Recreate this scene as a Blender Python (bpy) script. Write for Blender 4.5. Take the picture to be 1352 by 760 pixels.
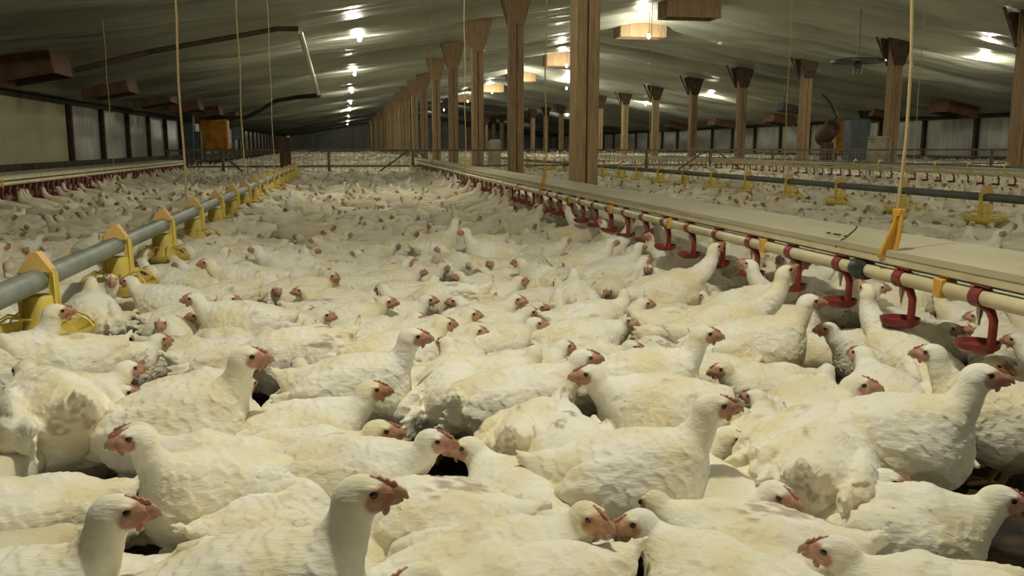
import bpy, math, random
import numpy as np
from mathutils import Vector, Matrix

for _o in list(bpy.data.objects):
    bpy.data.objects.remove(_o)
scene = bpy.context.scene
C = scene.collection
random.seed(7)
rng = np.random.default_rng(11)
PI = math.pi

# ------------------------------------------------------------------ camera, world, exposure
FPX = 1170.0
CAM = Vector((0.0, 0.0, 0.85))
TH = math.atan(188 / FPX)
PSI = math.atan(221 / FPX * math.cos(TH))
F_ = Vector((math.sin(PSI) * math.cos(TH), math.cos(PSI) * math.cos(TH), -math.sin(TH)))
R_ = Vector((math.cos(PSI), -math.sin(PSI), 0))
U_ = R_.cross(F_)
cam_d = bpy.data.cameras.new('camera')
cam_d.lens = 36 * FPX / 1352
cam_d.sensor_width = 36
cam_d.clip_start = 0.05
cam_d.clip_end = 400
cam = bpy.data.objects.new('camera', cam_d)
C.objects.link(cam)
cam.matrix_world = Matrix(((R_.x, U_.x, -F_.x, CAM.x), (R_.y, U_.y, -F_.y, CAM.y), (R_.z, U_.z, -F_.z, CAM.z), (0, 0, 0, 1)))
scene.camera = cam

vs = scene.view_settings
vs.view_transform = 'Standard'
vs.look = 'None'
vs.gamma = 1.0
vs.use_curve_mapping = False
vs.exposure = 0.0
w = bpy.data.worlds.new('world')
scene.world = w
w.use_nodes = True
w.node_tree.nodes['Background'].inputs[0].default_value = (0.5, 0.55, 0.5, 1)
w.node_tree.nodes['Background'].inputs[1].default_value = 0.02
scene.cycles.max_bounces = 8
scene.cycles.diffuse_bounces = 5
scene.cycles.glossy_bounces = 2
scene.cycles.sample_clamp_indirect = 3.0

LAMP_W = 190.0
LAMP_COL = (1.0, 0.93, 0.74)

def ray(px, py):
    return (F_ + R_ * ((px - 676) / FPX) + U_ * ((380 - py) / FPX)).normalized()

def at_z(px, py, z):
    d = ray(px, py)
    return CAM + d * ((z - CAM.z) / d.z)

def YX(px, X, z=0.5):
    """how far down the house the vertical plane X is met by image column px, at height z"""
    a = (px - 676) / FPX
    s_, c_, st, ct = math.sin(PSI), math.cos(PSI), math.sin(TH), math.cos(TH)
    return (X * c_ - a * (X * s_ * ct - (z - 0.85) * st)) / (a * c_ * ct + s_)

def project(p):
    v = Vector(p) - CAM
    f = v.dot(F_)
    if f < 0.05:
        return None
    return (676 + FPX * v.dot(R_) / f, 380 - FPX * v.dot(U_) / f, f)

# ------------------------------------------------------------------ materials
def mat(name, col, rough=0.7, metal=0.0, noise=None, bump=None, emit=None, spec=0.4, stretch=(1, 1, 1)):
    m = bpy.data.materials.new(name)
    m.use_nodes = True
    nt = m.node_tree
    b = nt.nodes['Principled BSDF']
    b.inputs['Base Color'].default_value = (*col, 1)
    b.inputs['Roughness'].default_value = rough
    b.inputs['Metallic'].default_value = metal
    b.inputs['Specular IOR Level'].default_value = spec
    tc = mp = None
    if noise or bump:
        tc = nt.nodes.new('ShaderNodeTexCoord')
        mp = nt.nodes.new('ShaderNodeMapping')
        mp.inputs['Scale'].default_value = stretch
        nt.links.new(tc.outputs['Object'], mp.inputs['Vector'])
    if noise:
        scale, col2, lo, hi = noise
        n = nt.nodes.new('ShaderNodeTexNoise')
        n.inputs['Scale'].default_value = scale
        n.inputs['Detail'].default_value = 6
        nt.links.new(mp.outputs[0], n.inputs['Vector'])
        r = nt.nodes.new('ShaderNodeValToRGB')
        r.color_ramp.elements[0].position = lo
        r.color_ramp.elements[0].color = (*col2, 1)
        r.color_ramp.elements[1].position = hi
        r.color_ramp.elements[1].color = (*col, 1)
        nt.links.new(n.outputs['Fac'], r.inputs[0])
        nt.links.new(r.outputs[0], b.inputs['Base Color'])
    if bump:
        bs, bst, bd = bump
        n2 = nt.nodes.new('ShaderNodeTexNoise')
        n2.inputs['Scale'].default_value = bs
        n2.inputs['Detail'].default_value = 5
        nt.links.new(mp.outputs[0], n2.inputs['Vector'])
        bp = nt.nodes.new('ShaderNodeBump')
        bp.inputs['Strength'].default_value = bst
        bp.inputs['Distance'].default_value = bd
        nt.links.new(n2.outputs['Fac'], bp.inputs['Height'])
        nt.links.new(bp.outputs[0], b.inputs['Normal'])
    if emit:
        b.inputs['Emission Color'].default_value = (*emit[0], 1)
        b.inputs['Emission Strength'].default_value = emit[1]
    return m

def feather_mat():
    m = bpy.data.materials.new('feathers')
    m.use_nodes = True
    nt = m.node_tree
    b = nt.nodes['Principled BSDF']
    at = nt.nodes.new('ShaderNodeVertexColor')
    at.layer_name = 'Col'
    tc = nt.nodes.new('ShaderNodeTexCoord')
    oi = nt.nodes.new('ShaderNodeObjectInfo')
    add = nt.nodes.new('ShaderNodeVectorMath')
    add.operation = 'ADD'
    nt.links.new(tc.outputs['Object'], add.inputs[0])
    sc = nt.nodes.new('ShaderNodeVectorMath')
    sc.operation = 'SCALE'
    nt.links.new(oi.outputs['Location'], sc.inputs[0])
    sc.inputs['Scale'].default_value = 3.7
    nt.links.new(sc.outputs[0], add.inputs[1])
    # yellowish soiling in soft patches, its own shape on each bird
    n = nt.nodes.new('ShaderNodeTexNoise')
    n.inputs['Scale'].default_value = 9
    n.inputs['Detail'].default_value = 4
    nt.links.new(add.outputs[0], n.inputs['Vector'])
    r = nt.nodes.new('ShaderNodeValToRGB')
    r.color_ramp.elements[0].position = 0.36
    r.color_ramp.elements[0].color = (0.92, 0.86, 0.68, 1)
    r.color_ramp.elements[1].position = 0.58
    r.color_ramp.elements[1].color = (1.0, 1.0, 1.0, 1)
    nt.links.new(n.outputs['Fac'], r.inputs[0])
    mx = nt.nodes.new('ShaderNodeMix')
    mx.data_type = 'RGBA'
    mx.blend_type = 'MULTIPLY'
    mx.inputs['Factor'].default_value = 1.0
    nt.links.new(at.outputs[0], mx.inputs['A'])
    nt.links.new(r.outputs[0], mx.inputs['B'])
    nt.links.new(mx.outputs['Result'], b.inputs['Base Color'])
    b.inputs['Roughness'].default_value = 0.85
    b.inputs['Sheen Weight'].default_value = 0.25
    b.inputs['Sheen Roughness'].default_value = 0.5
    b.inputs['Specular IOR Level'].default_value = 0.15
    # barbs: fine noise drawn out along the body
    mp = nt.nodes.new('ShaderNodeMapping')
    mp.inputs['Scale'].default_value = (0.3, 1, 1)
    nt.links.new(tc.outputs['Object'], mp.inputs['Vector'])
    n2 = nt.nodes.new('ShaderNodeTexNoise')
    n2.inputs['Scale'].default_value = 190
    n2.inputs['Detail'].default_value = 3
    nt.links.new(mp.outputs[0], n2.inputs['Vector'])
    bp = nt.nodes.new('ShaderNodeBump')
    bp.inputs['Strength'].default_value = 0.6
    bp.inputs['Distance'].default_value = 0.003
    nt.links.new(n2.outputs['Fac'], bp.inputs['Height'])
    nt.links.new(bp.outputs[0], b.inputs['Normal'])
    return m

M = {
    'feather': feather_mat(),
    'comb': mat('comb_skin', (0.46, 0.19, 0.14), 0.6, noise=(90, (0.50, 0.27, 0.20), 0.35, 0.65)),
    'beak': mat('beak_horn', (0.46, 0.27, 0.17), 0.5, noise=(60, (0.36, 0.19, 0.12), 0.4, 0.6)),
    'eye': mat('eye', (0.018, 0.012, 0.008), 0.12, spec=0.6),
    'iris': mat('iris', (0.24, 0.10, 0.03), 0.3),
    'litter': mat('litter', (0.065, 0.045, 0.03), 0.95, noise=(14, (0.018, 0.014, 0.011), 0.35, 0.65), bump=(60, 0.8, 0.02)),
    'wood': mat('timber', (0.36, 0.245, 0.135), 0.75, noise=(6, (0.22, 0.145, 0.078), 0.3, 0.62), bump=(30, 0.3, 0.004), stretch=(6, 6, 0.5)),
    'inlet': mat('weathered_timber', (0.20, 0.115, 0.065), 0.8, noise=(6, (0.12, 0.07, 0.04), 0.3, 0.62)),
    'wood_pale': mat('pale_timber', (0.42, 0.31, 0.17), 0.75, noise=(6, (0.28, 0.18, 0.09), 0.3, 0.62), stretch=(6, 6, 0.5)),
    'wood_dark': mat('dark_timber', (0.10, 0.06, 0.035), 0.8, noise=(8, (0.05, 0.03, 0.02), 0.35, 0.6)),
    'ceiling': mat('ceiling_sheet', (0.60, 0.63, 0.53), 0.36, noise=(0.6, (0.30, 0.32, 0.27), 0.30, 0.68), bump=(1.6, 0.8, 0.14), stretch=(0.35, 1.5, 1)),
    'wallpanel': mat('wall_panel', (0.40, 0.42, 0.34), 0.32, noise=(1.6, (0.27, 0.28, 0.22), 0.35, 0.65), bump=(3, 0.35, 0.03), stretch=(1, 3, 0.5)),
    'tarp': mat('cream_tarpaulin', (0.66, 0.62, 0.40), 0.8, noise=(1.2, (0.58, 0.54, 0.35), 0.35, 0.65)),
    'concrete': mat('concrete', (0.12, 0.105, 0.08), 0.85, noise=(3, (0.055, 0.05, 0.04), 0.35, 0.65)),
    'beige': mat('beige_board', (0.50, 0.47, 0.34), 0.6, noise=(5, (0.40, 0.36, 0.24), 0.3, 0.65), stretch=(1, 0.3, 1)),
    'pipe': mat('water_pipe', (0.68, 0.62, 0.42), 0.4, noise=(7, (0.55, 0.48, 0.30), 0.35, 0.6)),
    'grey_pipe': mat('galvanised_tube', (0.27, 0.31, 0.29), 0.5, metal=0.25, noise=(12, (0.20, 0.23, 0.20), 0.35, 0.65)),
    'dark_pipe': mat('weathered_tube', (0.12, 0.13, 0.11), 0.5, noise=(5, (0.07, 0.08, 0.07), 0.35, 0.65)),
    'red': mat('red_plastic', (0.24, 0.035, 0.032), 0.42, noise=(25, (0.16, 0.028, 0.026), 0.3, 0.65)),
    'steel': mat('steel', (0.45, 0.40, 0.32), 0.35, metal=0.7),
    'yellow': mat('yellow_plastic', (0.78, 0.62, 0.13), 0.5, noise=(12, (0.64, 0.50, 0.14), 0.3, 0.6)),
    'yellow_cap': mat('faded_yellow_plastic', (0.74, 0.48, 0.16), 0.5),
    'clip': mat('amber_plastic', (0.66, 0.36, 0.05), 0.45),
    'rope': mat('rope', (0.48, 0.36, 0.18), 0.9),
    'black': mat('black_plastic', (0.025, 0.03, 0.025), 0.4),
    'rail': mat('fence_rail', (0.20, 0.15, 0.10), 0.6, noise=(4, (0.10, 0.07, 0.05), 0.35, 0.65)),
    'net': mat('wire_net', (0.30, 0.27, 0.20), 0.6),
    'orange': mat('orange_paint', (0.62, 0.30, 0.03), 0.5, noise=(2.5, (0.38, 0.13, 0.02), 0.35, 0.6)),
    'blue': mat('blue_grey_metal', (0.14, 0.18, 0.18), 0.5, noise=(3, (0.09, 0.11, 0.12), 0.35, 0.65)),
    'white_tube': mat('white_tube', (0.70, 0.68, 0.60), 0.35),
    'barrel': mat('dusty_white_plastic', (0.45, 0.40, 0.32), 0.6, noise=(5, (0.30, 0.25, 0.19), 0.35, 0.65)),
    'rust': mat('rusty_metal', (0.12, 0.065, 0.04), 0.75, noise=(5, (0.06, 0.035, 0.025), 0.35, 0.65)),
    'lamp': mat('lamp_glow', (1, 1, 1), 0.3, emit=((1.0, 0.96, 0.82), 40.0)),
    'socket': mat('lamp_socket', (0.5, 0.48, 0.4), 0.5),
    'grime': mat('grime_marks', (0.05, 0.045, 0.035), 0.8),
}

# ------------------------------------------------------------------ mesh helpers
class MB:
    def __init__(s):
        s.v = []
        s.f = []
    def add(s, vs_, fs_):
        o = len(s.v)
        s.v += [tuple(v) for v in vs_]
        s.f += [tuple(i + o for i in f) for f in fs_]
        return s
    def box(s, c, size, rot=None):
        hx, hy, hz = size[0] / 2, size[1] / 2, size[2] / 2
        b = min(hx, hy, hz) * 0.18
        vs_, fs_ = [], []
        # chamfered box: 24 vertices
        idx = {}
        for sx in (-1, 1):
            for sy in (-1, 1):
                for sz in (-1, 1):
                    for a in range(3):
                        p = [sx * hx, sy * hy, sz * hz]
                        for k in range(3):
                            if k != a:
                                p[k] -= (sx, sy, sz)[k] * b
                        idx[(sx, sy, sz, a)] = len(vs_)
                        vs_.append(p)
        S = (-1, 1)
        for a in range(3):
            u, v = [(1, 2), (2, 0), (0, 1)][a]
            for sa in S:
                q = []
                for su, sv in ((-1, -1), (1, -1), (1, 1), (-1, 1)):
                    k = [0, 0, 0]
                    k[a], k[u], k[v] = sa, su, sv
                    q.append(idx[(*k, a)])
                fs_.append(q if sa > 0 else q[::-1])
        for a in range(3):
            u, v = [(1, 2), (2, 0), (0, 1)][a]
            for su in S:
                for sv in S:
                    k1 = [0, 0, 0]; k2 = [0, 0, 0]
                    k1[a], k1[u], k1[v] = -1, su, sv
                    k2[a], k2[u], k2[v] = 1, su, sv
                    q = [idx[(*k1, u)], idx[(*k2, u)], idx[(*k2, v)], idx[(*k1, v)]]
                    fs_.append(q if su * sv < 0 else q[::-1])
        for sx in S:
            for sy in S:
                for sz in S:
                    q = [idx[(sx, sy, sz, a)] for a in range(3)]
                    fs_.append(q if sx * sy * sz > 0 else q[::-1])
        out = []
        for p in vs_:
            p = Vector(p)
            if rot is not None:
                p = rot @ p
            out.append(p + Vector(c))
        return s.add(out, fs_)
    def tube(s, pts, r, n=8, cap=True, flat=1.0):
        pts = [Vector(p) for p in pts]
        rs = r if isinstance(r, (list, tuple)) else [r] * len(pts)
        vs_, fs_ = [], []
        ref = None
        for i, p in enumerate(pts):
            t = (pts[min(i + 1, len(pts) - 1)] - pts[max(i - 1, 0)]).normalized()
            if ref is None:
                ref = Vector((0, 0, 1)) if abs(t.z) < 0.9 else Vector((1, 0, 0))
            a = t.cross(ref).normalized()
            b = a.cross(t).normalized()
            ref = b
            for k in range(n):
                an = 2 * PI * k / n
                vs_.append(p + a * (math.cos(an) * rs[i] * flat) + b * (math.sin(an) * rs[i]))
        for i in range(len(pts) - 1):
            for k in range(n):
                k2 = (k + 1) % n
                fs_.append((i * n + k, i * n + k2, (i + 1) * n + k2, (i + 1) * n + k))
        if cap:
            fs_.append(tuple(range(n))[::-1])
            fs_.append(tuple((len(pts) - 1) * n + k for k in range(n)))
        return s.add(vs_, fs_)
    def lathe(s, prof, c=(0, 0, 0), n=20, rot=None):
        vs_, fs_ = [], []
        for r, z in prof:
            for k in range(n):
                an = 2 * PI * k / n
                p = Vector((r * math.cos(an), r * math.sin(an), z))
                if rot is not None:
                    p = rot @ p
                vs_.append(p + Vector(c))
        for i in range(len(prof) - 1):
            for k in range(n):
                k2 = (k + 1) % n
                fs_.append((i * n + k, i * n + k2, (i + 1) * n + k2, (i + 1) * n + k))
        return s.add(vs_, fs_)
    def prism(s, poly, axis_vec, origin=(0, 0, 0)):
        a = Vector(axis_vec)
        o = Vector(origin)
        n = len(poly)
        vs_ = [Vector(p) + o for p in poly] + [Vector(p) + o + a for p in poly]
        fs_ = [tuple(range(n))[::-1], tuple(range(n, 2 * n))] + [(i, (i + 1) % n, n + (i + 1) % n, n + i) for i in range(n)]
        return s.add(vs_, fs_)
    def mesh(s, name, m, smooth=True):
        me = bpy.data.meshes.new(name)
        me.from_pydata(s.v, [], s.f)
        me.materials.append(m)
        if smooth:
            me.polygons.foreach_set('use_smooth', [True] * len(me.polygons))
            try:
                me.set_sharp_from_angle(angle=math.radians(38))
            except Exception:
                pass
        me.update()
        return me

def link(name, me, parent=None, loc=None, rz=0.0):
    o = bpy.data.objects.new(name, me)
    C.objects.link(o)
    if loc is not None:
        o.location = loc
    if rz:
        o.rotation_euler = (0, 0, rz)
    if parent is not None:
        o.parent = parent
    return o

def tag(o, label=None, cat=None, group=None, kind=None):
    if label: o['label'] = label
    if cat: o['category'] = cat
    if group: o['group'] = group
    if kind: o['kind'] = kind
    return o

def empty(name, loc, rz=0.0):
    return link(name, None, None, loc, rz)

def struct(name, mb, m, smooth=True):
    return tag(link(name, mb.mesh(name, m, smooth)), kind='structure')

# ------------------------------------------------------------------ the house
XL, XR, RIDGE, YN, YF = -7.7, 26.2, 9.25, -14.0, 120.0
BAY = 4.95
Y0 = 11.84            # first pillar in view
def roof(x):
    return 2.02 + (min(x, 2 * RIDGE - x) - XL) * 0.166 if True else 0

fl = MB()
nx, ny = 60, 90
for j in range(ny + 1):
    for i in range(nx + 1):
        t = j / ny
        y = YN + (YF - YN) * t
        x = XL + (XR - XL) * i / nx
        fl.v.append((x, y, 0.012 * math.sin(x * 7.1 + y * 3.3) * math.sin(y * 5.7 - x) - 0.012))
for j in range(ny):
    for i in range(nx):
        a = j * (nx + 1) + i
        fl.f.append((a, a + 1, a + nx + 2, a + nx + 1))
struct('floor', fl, M['litter'])

# ceiling: sheet sagging between the trusses
xs = np.linspace(XL - 0.1, XR + 0.1, 90)
ys = np.arange(YN, YF + 0.1, 0.145)
XX, YY = np.meshgrid(xs, ys)
zr = 2.02 + (np.minimum(XX, 2 * RIDGE - XX) - XL) * 0.166
ph = (YY - Y0) / (BAY / 2)
fr = ph - np.floor(ph)
bayid = np.floor(ph)
amp = 0.20 + 0.09 * np.sin(bayid * 2.3 + np.floor(XX / 3.0) * 0.0)
sag = amp * (4 * fr * (1 - fr)) ** 0.75
sag += 0.035 * np.sin(XX * 1.9 + bayid * 1.7) * (4 * fr * (1 - fr))
sag += 0.02 * np.sin(YY * 9 + XX * 1.3) * (0.5 + 0.5 * np.sin(XX * 0.7 + bayid))
edge = np.clip((XX - XL) / 1.5, 0, 1) * np.clip((XR - XX) / 1.5, 0, 1)
ZZ = zr + 0.12 - sag * edge
cb = MB()
nI, nJ = len(xs), len(ys)
cb.v = [(float(a), float(b), float(c)) for a, b, c in zip(XX.ravel(), YY.ravel(), ZZ.ravel())]
cb.f = [(j * nI + i, (j + 1) * nI + i, (j + 1) * nI + i + 1, j * nI + i + 1) for j in range(nJ - 1) for i in range(nI - 1)]
co = struct('ceiling', cb, M['ceiling'])

def wallbox(name, x0, x1, y0, y1, z0, z1, m):
    struct(name, MB().box(((x0 + x1) / 2, (y0 + y1) / 2, (z0 + z1) / 2), (x1 - x0, y1 - y0, z1 - z0)), m)
wallbox('wall_left', XL - 0.3, XL - 0.05, YN, YF, 0, 2.3, M['concrete'])
wallbox('wall_right', XR + 0.05, XR + 0.3, YN, YF, 0, 2.3, M['concrete'])
def gable(name, y):
    mb = MB()
    mb.prism([(XL - 0.3, y, 0), (XR + 0.3, y, 0), (XR + 0.3, y, 2.3), (RIDGE, y, 5.2), (XL - 0.3, y, 2.3)], (0, 0.25, 0))
    struct(name, mb, M['wallpanel'], False)
gable('wall_back', YF)
gable('wall_front', YN - 0.25)
wallbox('baseboard_left', XL - 0.05, XL + 0.12, YN, YF, 0, 0.42, M['concrete'])
wallbox('baseboard_right', XR - 0.12, XR + 0.05, YN, YF, 0, 0.42, M['concrete'])
wallbox('trim_1', XL - 0.05, XL + 0.1, YN, YF, 1.98, 2.10, M['concrete'])
wallbox('trim_2', XR - 0.1, XR + 0.05, YN, YF, 1.98, 2.10, M['concrete'])

def panel_strip(n, side, y0, y1, m):
    """one wall opening closed with a slightly billowing sheet between two studs"""
    x = XL + 0.02 if side < 0 else XR - 0.02
    mb = MB()
    N, K = 10, 6
    for j in range(K + 1):
        for i in range(N + 1):
            yy = y0 + (y1 - y0) * i / N
            zz = 0.42 + 1.56 * j / K
            bulge = 0.07 * math.sin(PI * i / N) * (0.7 + 0.3 * math.sin(j * 1.1 + n))
            mb.v.append((x - side * bulge, yy, zz))
    for j in range(K):
        for i in range(N):
            a = j * (N + 1) + i
            q = (a, a + 1, a + N + 2, a + N + 1)
            mb.f.append(q if side < 0 else q[::-1])
    o = struct('window_%d' % n, mb, m)
    return o
wn = 1
postm = M['wood_dark']
panel_strip(wn, -1, 12.0, 27.2, M['tarp']); wn += 1
yy = 27.5
k = 0
while yy < 118:
    y1 = min(yy + 3.15, 119.5)
    panel_strip(wn, -1, yy, y1, M['wallpanel']); wn += 1
    yy += 3.45
yy = 20.0
while yy < 118:
    panel_strip(wn, 1, yy, min(yy + 3.15, 119.5), M['wallpanel']); wn += 1
    yy += 3.45
tn = 3
def stud(x, y):
    global tn
    struct('trim_%d' % tn, MB().box((x, y, 1.2), (0.13, 0.17, 1.6)), postm)
    tn += 1
yy = 27.35
while yy < 110:
    stud(XL + 0.08, yy)
    yy += 3.45
yy = 19.85
while yy < 110:
    stud(XR - 0.08, yy)
    yy += 3.45

# ------------------------------------------------------------------ lamps
bulb_me = MB().lathe([(0.0, -0.075), (0.03, -0.068), (0.048, -0.04), (0.05, -0.01), (0.034, 0.03), (0.018, 0.055)], n=14).mesh('bulb', M['lamp'])
socket_me = MB().lathe([(0.0, 0.05), (0.022, 0.052), (0.026, 0.07), (0.026, 0.12), (0.012, 0.13), (0.0, 0.13)], n=12).mesh('socket', M['socket'])
def lamp(x, y, z, label, group, power=1.0):
    t = empty('hanging_lamp', (x, y, z))
    tag(t, label, 'lamp', group)
    b = link('bulb', bulb_me, t)
    link('socket', socket_me, t)
    zc = 2.02 + (min(x, 2 * RIDGE - x) - XL) * 0.166 - z + 0.02
    link('cord', MB().tube([(0, 0, 0.12), (0.01, 0, zc * 0.5), (0, 0, zc)], 0.006, 5).mesh('cord', M['black']), t)
    ld = bpy.data.lights.new('bulb_light', 'POINT')
    ld.energy = LAMP_W * power
    ld.color = LAMP_COL
    ld.shadow_soft_size = 0.10
    lo = bpy.data.objects.new('bulb_light', ld)
    C.objects.link(lo)
    lo.parent = t
    lo.location = (0, 0, -0.16)
ordw = ['first', 'second', 'third', 'fourth', 'fifth', 'sixth', 'seventh', 'eighth', 'ninth', 'tenth', 'eleventh', 'twelfth', 'thirteenth', 'fourteenth']
def nth(i):
    return ordw[i] if i < len(ordw) else 'far'
for i, y in enumerate([-9.8, 1.9, 10.6, 20.9, 31.0, 41.0, 51.5, 62, 76, 90, 104]):
    lamp(0.40, y, 3.24, 'bare hanging bulb over the open bird floor, %s of its row' % nth(i), 'bulbs over the bird floor', (1.3, 0.98, 0.55, 0.5)[min(i, 3)])
for i, y in enumerate([-12.0, -2.5, 7.4, 17.2, 26.6, 36.9, 46.5, 56.2, 67.6, 84, 104]):
    lamp(RIDGE - 0.05, y, 4.14, 'bare bulb beside a roof shaft under the ridge, %s of its row' % nth(i), 'bulbs under the ridge', 0.62 if i < 4 else 0.75)
for i, y in enumerate([-6, 3.7, 13.4, 23.1, 42.6, 52.4, 72.0, 95]):
    lamp(18.0, y, 3.32, 'bare bulb over the far aisle beyond the second post row, %s of its row' % nth(i), 'bulbs over the far aisle')
lamp(RIDGE + 2.6, 47.5, 3.9, 'lone bare bulb hanging off the ridge row behind the brown posts', None)

# ------------------------------------------------------------------ timber posts with gusset heads
def post(x, y, wdt, pale, label, group):
    zt = 2.02 + (min(x, 2 * RIDGE - x) - XL) * 0.166 - 0.02
    t = empty('timber_post', (x, y, 0))
    tag(t, label, 'post', group)
    m = M['wood_pale'] if pale else M['wood']
    sh = MB().box((-wdt * 0.26, 0, zt / 2), (wdt * 0.48, wdt, zt)).box((wdt * 0.26, 0, zt / 2), (wdt * 0.48, wdt * 0.94, zt))
    link('shaft', sh.mesh('shaft', m), t)
    for s, dy in ((-1, -wdt * 0.55), (1, wdt * 0.55)):
        g = MB().prism([(-wdt * 0.5, dy, zt - 0.75), (wdt * 0.5, dy, zt - 0.75), (wdt * 1.25, dy, zt - 0.06), (wdt * 1.25, dy, zt + 0.03), (-wdt * 1.25, dy, zt + 0.03), (-wdt * 1.25, dy, zt - 0.06)], (0, 0.025 * s, 0))
        link('gusset', g.mesh('gusset', M['wood_dark'] if x > 9 else M['wood']), t)
    if x > 9:
        br = MB().box((-wdt * 1.5, 0, zt - 0.32), (0.05, 0.06, 0.95), Matrix.Rotation(-0.45, 3, 'Y'))
        link('brace', br.mesh('brace', M['wood_dark']), t)
for i in range(22):
    post(3.2, Y0 + BAY * i, 0.27 if i else 0.33, i >= 6, 'square %s timber post behind the drinker line, %s in the row' % ('pale' if i >= 6 else 'brown', nth(i) if i < 14 else 'deep in the row'), 'timber posts behind the drinker line')
for i in range(20):
    post(15.3, 18.25 + BAY * i, 0.31, i >= 5, 'timber post with gusset head by the far aisle, %s in that row' % (nth(i) if i < 14 else 'deep in the row'), 'timber posts of the second row')

# ------------------------------------------------------------------ roof shafts and inlets
def shaft(x, y, zb, sx, sy, h, label, group, m='wood', name='roof_shaft', tilt=0):
    t = empty(name, (x, y, zb))
    if tilt:
        t.rotation_euler = (0, tilt, 0)
    tag(t, label, 'vent', group)
    th = 0.04
    mb = MB().box((-sx / 2, 0, h / 2), (th, sy, h)).box((sx / 2, 0, h / 2), (th, sy, h)).box((0, -sy / 2, h / 2), (sx, th, h)).box((0, sy / 2, h / 2), (sx, th, h))
    link('casing', mb.mesh('casing', M[m]), t)
    link('flap', MB().box((0, 0, h * 0.55), (sx - 0.06, sy - 0.06, 0.03)).mesh('flap', M['wood_dark']), t)
for i, y in enumerate([23.1, 27.5, 37.9, 47.2, 57, 70.3, 82]):
    shaft(RIDGE + (0.1 if i else 0), y + 0.4, 4.22, 1.5, 0.7, 0.60 if i else 0.5, 'brown timber roof shaft hanging from the ridge, %s from the camera' % nth(i), 'roof shafts at the ridge')
for i, y in enumerate([17.8, 23.36, 28.6, 33.9, 39.2, 45]):
    shaft(-5.5, y, 2.02, 1.0, 1.1, 0.5, 'brown timber air inlet under the low ceiling above the wall panels, %s in its row' % nth(i), 'air inlets along the low ceiling', 'inlet', 'air_inlet', -0.18)
    # dark lifted lid above the inlet
for i, y in enumerate([31.8, 36.8, 46.2, 54, 62]):
    shaft(23.6, y, 2.02, 1.3, 1.2, 0.45, 'brown timber air inlet under the low ceiling of the far wall, %s from the camera' % nth(i), 'air inlets along the far wall', 'inlet', 'air_inlet', 0.18)

# ------------------------------------------------------------------ drinker lines
def cup_meshes(det):
    n = 16 if det else 8
    dish = MB().lathe([(0.0, 0.004), (0.035, 0.004), (0.050, 0.012), (0.055, 0.024), (0.057, 0.024), (0.053, 0.008), (0.038, -0.003), (0.0, -0.004)], n=n)
    a = -0.058
    if det:
        dish.tube([(0, -0.046, 0.004), (0, -0.052, 0.05), (0, -0.052, 0.088), (0, -0.040, 0.108), (0, -0.022, 0.118)], [0.012, 0.012, 0.0125, 0.013, 0.013], 8, True, 0.75)
    else:
        dish.tube([(0, -0.046, 0.004), (0, -0.052, 0.09), (0, -0.022, 0.118)], 0.012, 5)
    me = dish.mesh('drinker_cup', M['red'])
    sad = MB().lathe([(0.0228, -0.019), (0.0275, -0.019), (0.0275, 0.019), (0.0228, 0.019), (0.0228, -0.019)], (0, 0.0, 0.140), n, Matrix.Rotation(PI / 2, 3, 'X')).box((0, -0.012, 0.176), (0.030, 0.07, 0.016)).mesh('saddle', M['red'])
    nip = MB().tube([(0, 0, 0.115), (0, 0, 0.098), (0, 0, 0.082), (0, 0, 0.066)], [0.008, 0.008, 0.004, 0.003], 8).mesh('nipple', M['steel'])
    return me, sad, nip
CUPZ = 0.325
PIPEZ = CUPZ + 0.140
cupA, sadA, nipA = cup_meshes(True)
cupB, sadB, nipB = cup_meshes(False)
def drinker_line(x, y0, y1, board_w, phase, label, ndet, side=1, step=0.305, maxcup=95, rest=True, rig=True):
    t = empty('drinker_line', (x, y0, 0))
    tag(t, label, 'drinker line')
    L = y1 - y0
    link('water_pipe', MB().tube([(0, 0, PIPEZ), (0, L * 0.5, PIPEZ), (0, L, PIPEZ)], 0.0225, 12).mesh('water_pipe', M['pipe']), t)
    link('support_rail', MB().box((0.0, L / 2, PIPEZ + 0.052), (0.035, L, 0.034)).mesh('support_rail', M['pipe']), t)
    bd = MB()
    n = 24
    poly = [(-0.02, 0.060), (-0.02, 0.078), (side * board_w, 0.086), (side * board_w, 0.070)]
    pl = [(px if True else 0, 0, PIPEZ + pz) for px, pz in poly]
    bd.prism(pl, (0, L, 0))
    link('top_board', bd.mesh('top_board', M['beige']), t)
    cy = phase - y0
    while cy < 0: cy += step
    i = 0
    while cy < L and i < maxcup:
        det = i < ndet
        c = link('drinker_cup', cupA if det else cupB, t, (0, cy, CUPZ))
        if det:
            link('saddle', sadA, c)
            link('nipple', nipA, c)
        cy += step
        i += 1
    if cy < L and rest:
        mb = MB()
        while cy < L:
            mb.lathe([(0.0, 0.0), (0.05, 0.012), (0.055, 0.024)], (0, cy, CUPZ), 6)
            mb.tube([(0, cy - 0.05, CUPZ), (0, cy - 0.05, CUPZ + 0.09), (0, cy, CUPZ + 0.13)], 0.012, 4)
            cy += step
        tag(link('drinker_cup', mb.mesh('drinker_cup_rest', M['red']), t), kind='stuff')
    return t

D1 = drinker_line(1.6, 0.9, 20.1, 0.29, 1.99, 'cream drinker line with red cups and a beige top board beside the open bird floor', 16, 1, 0.33)
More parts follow.
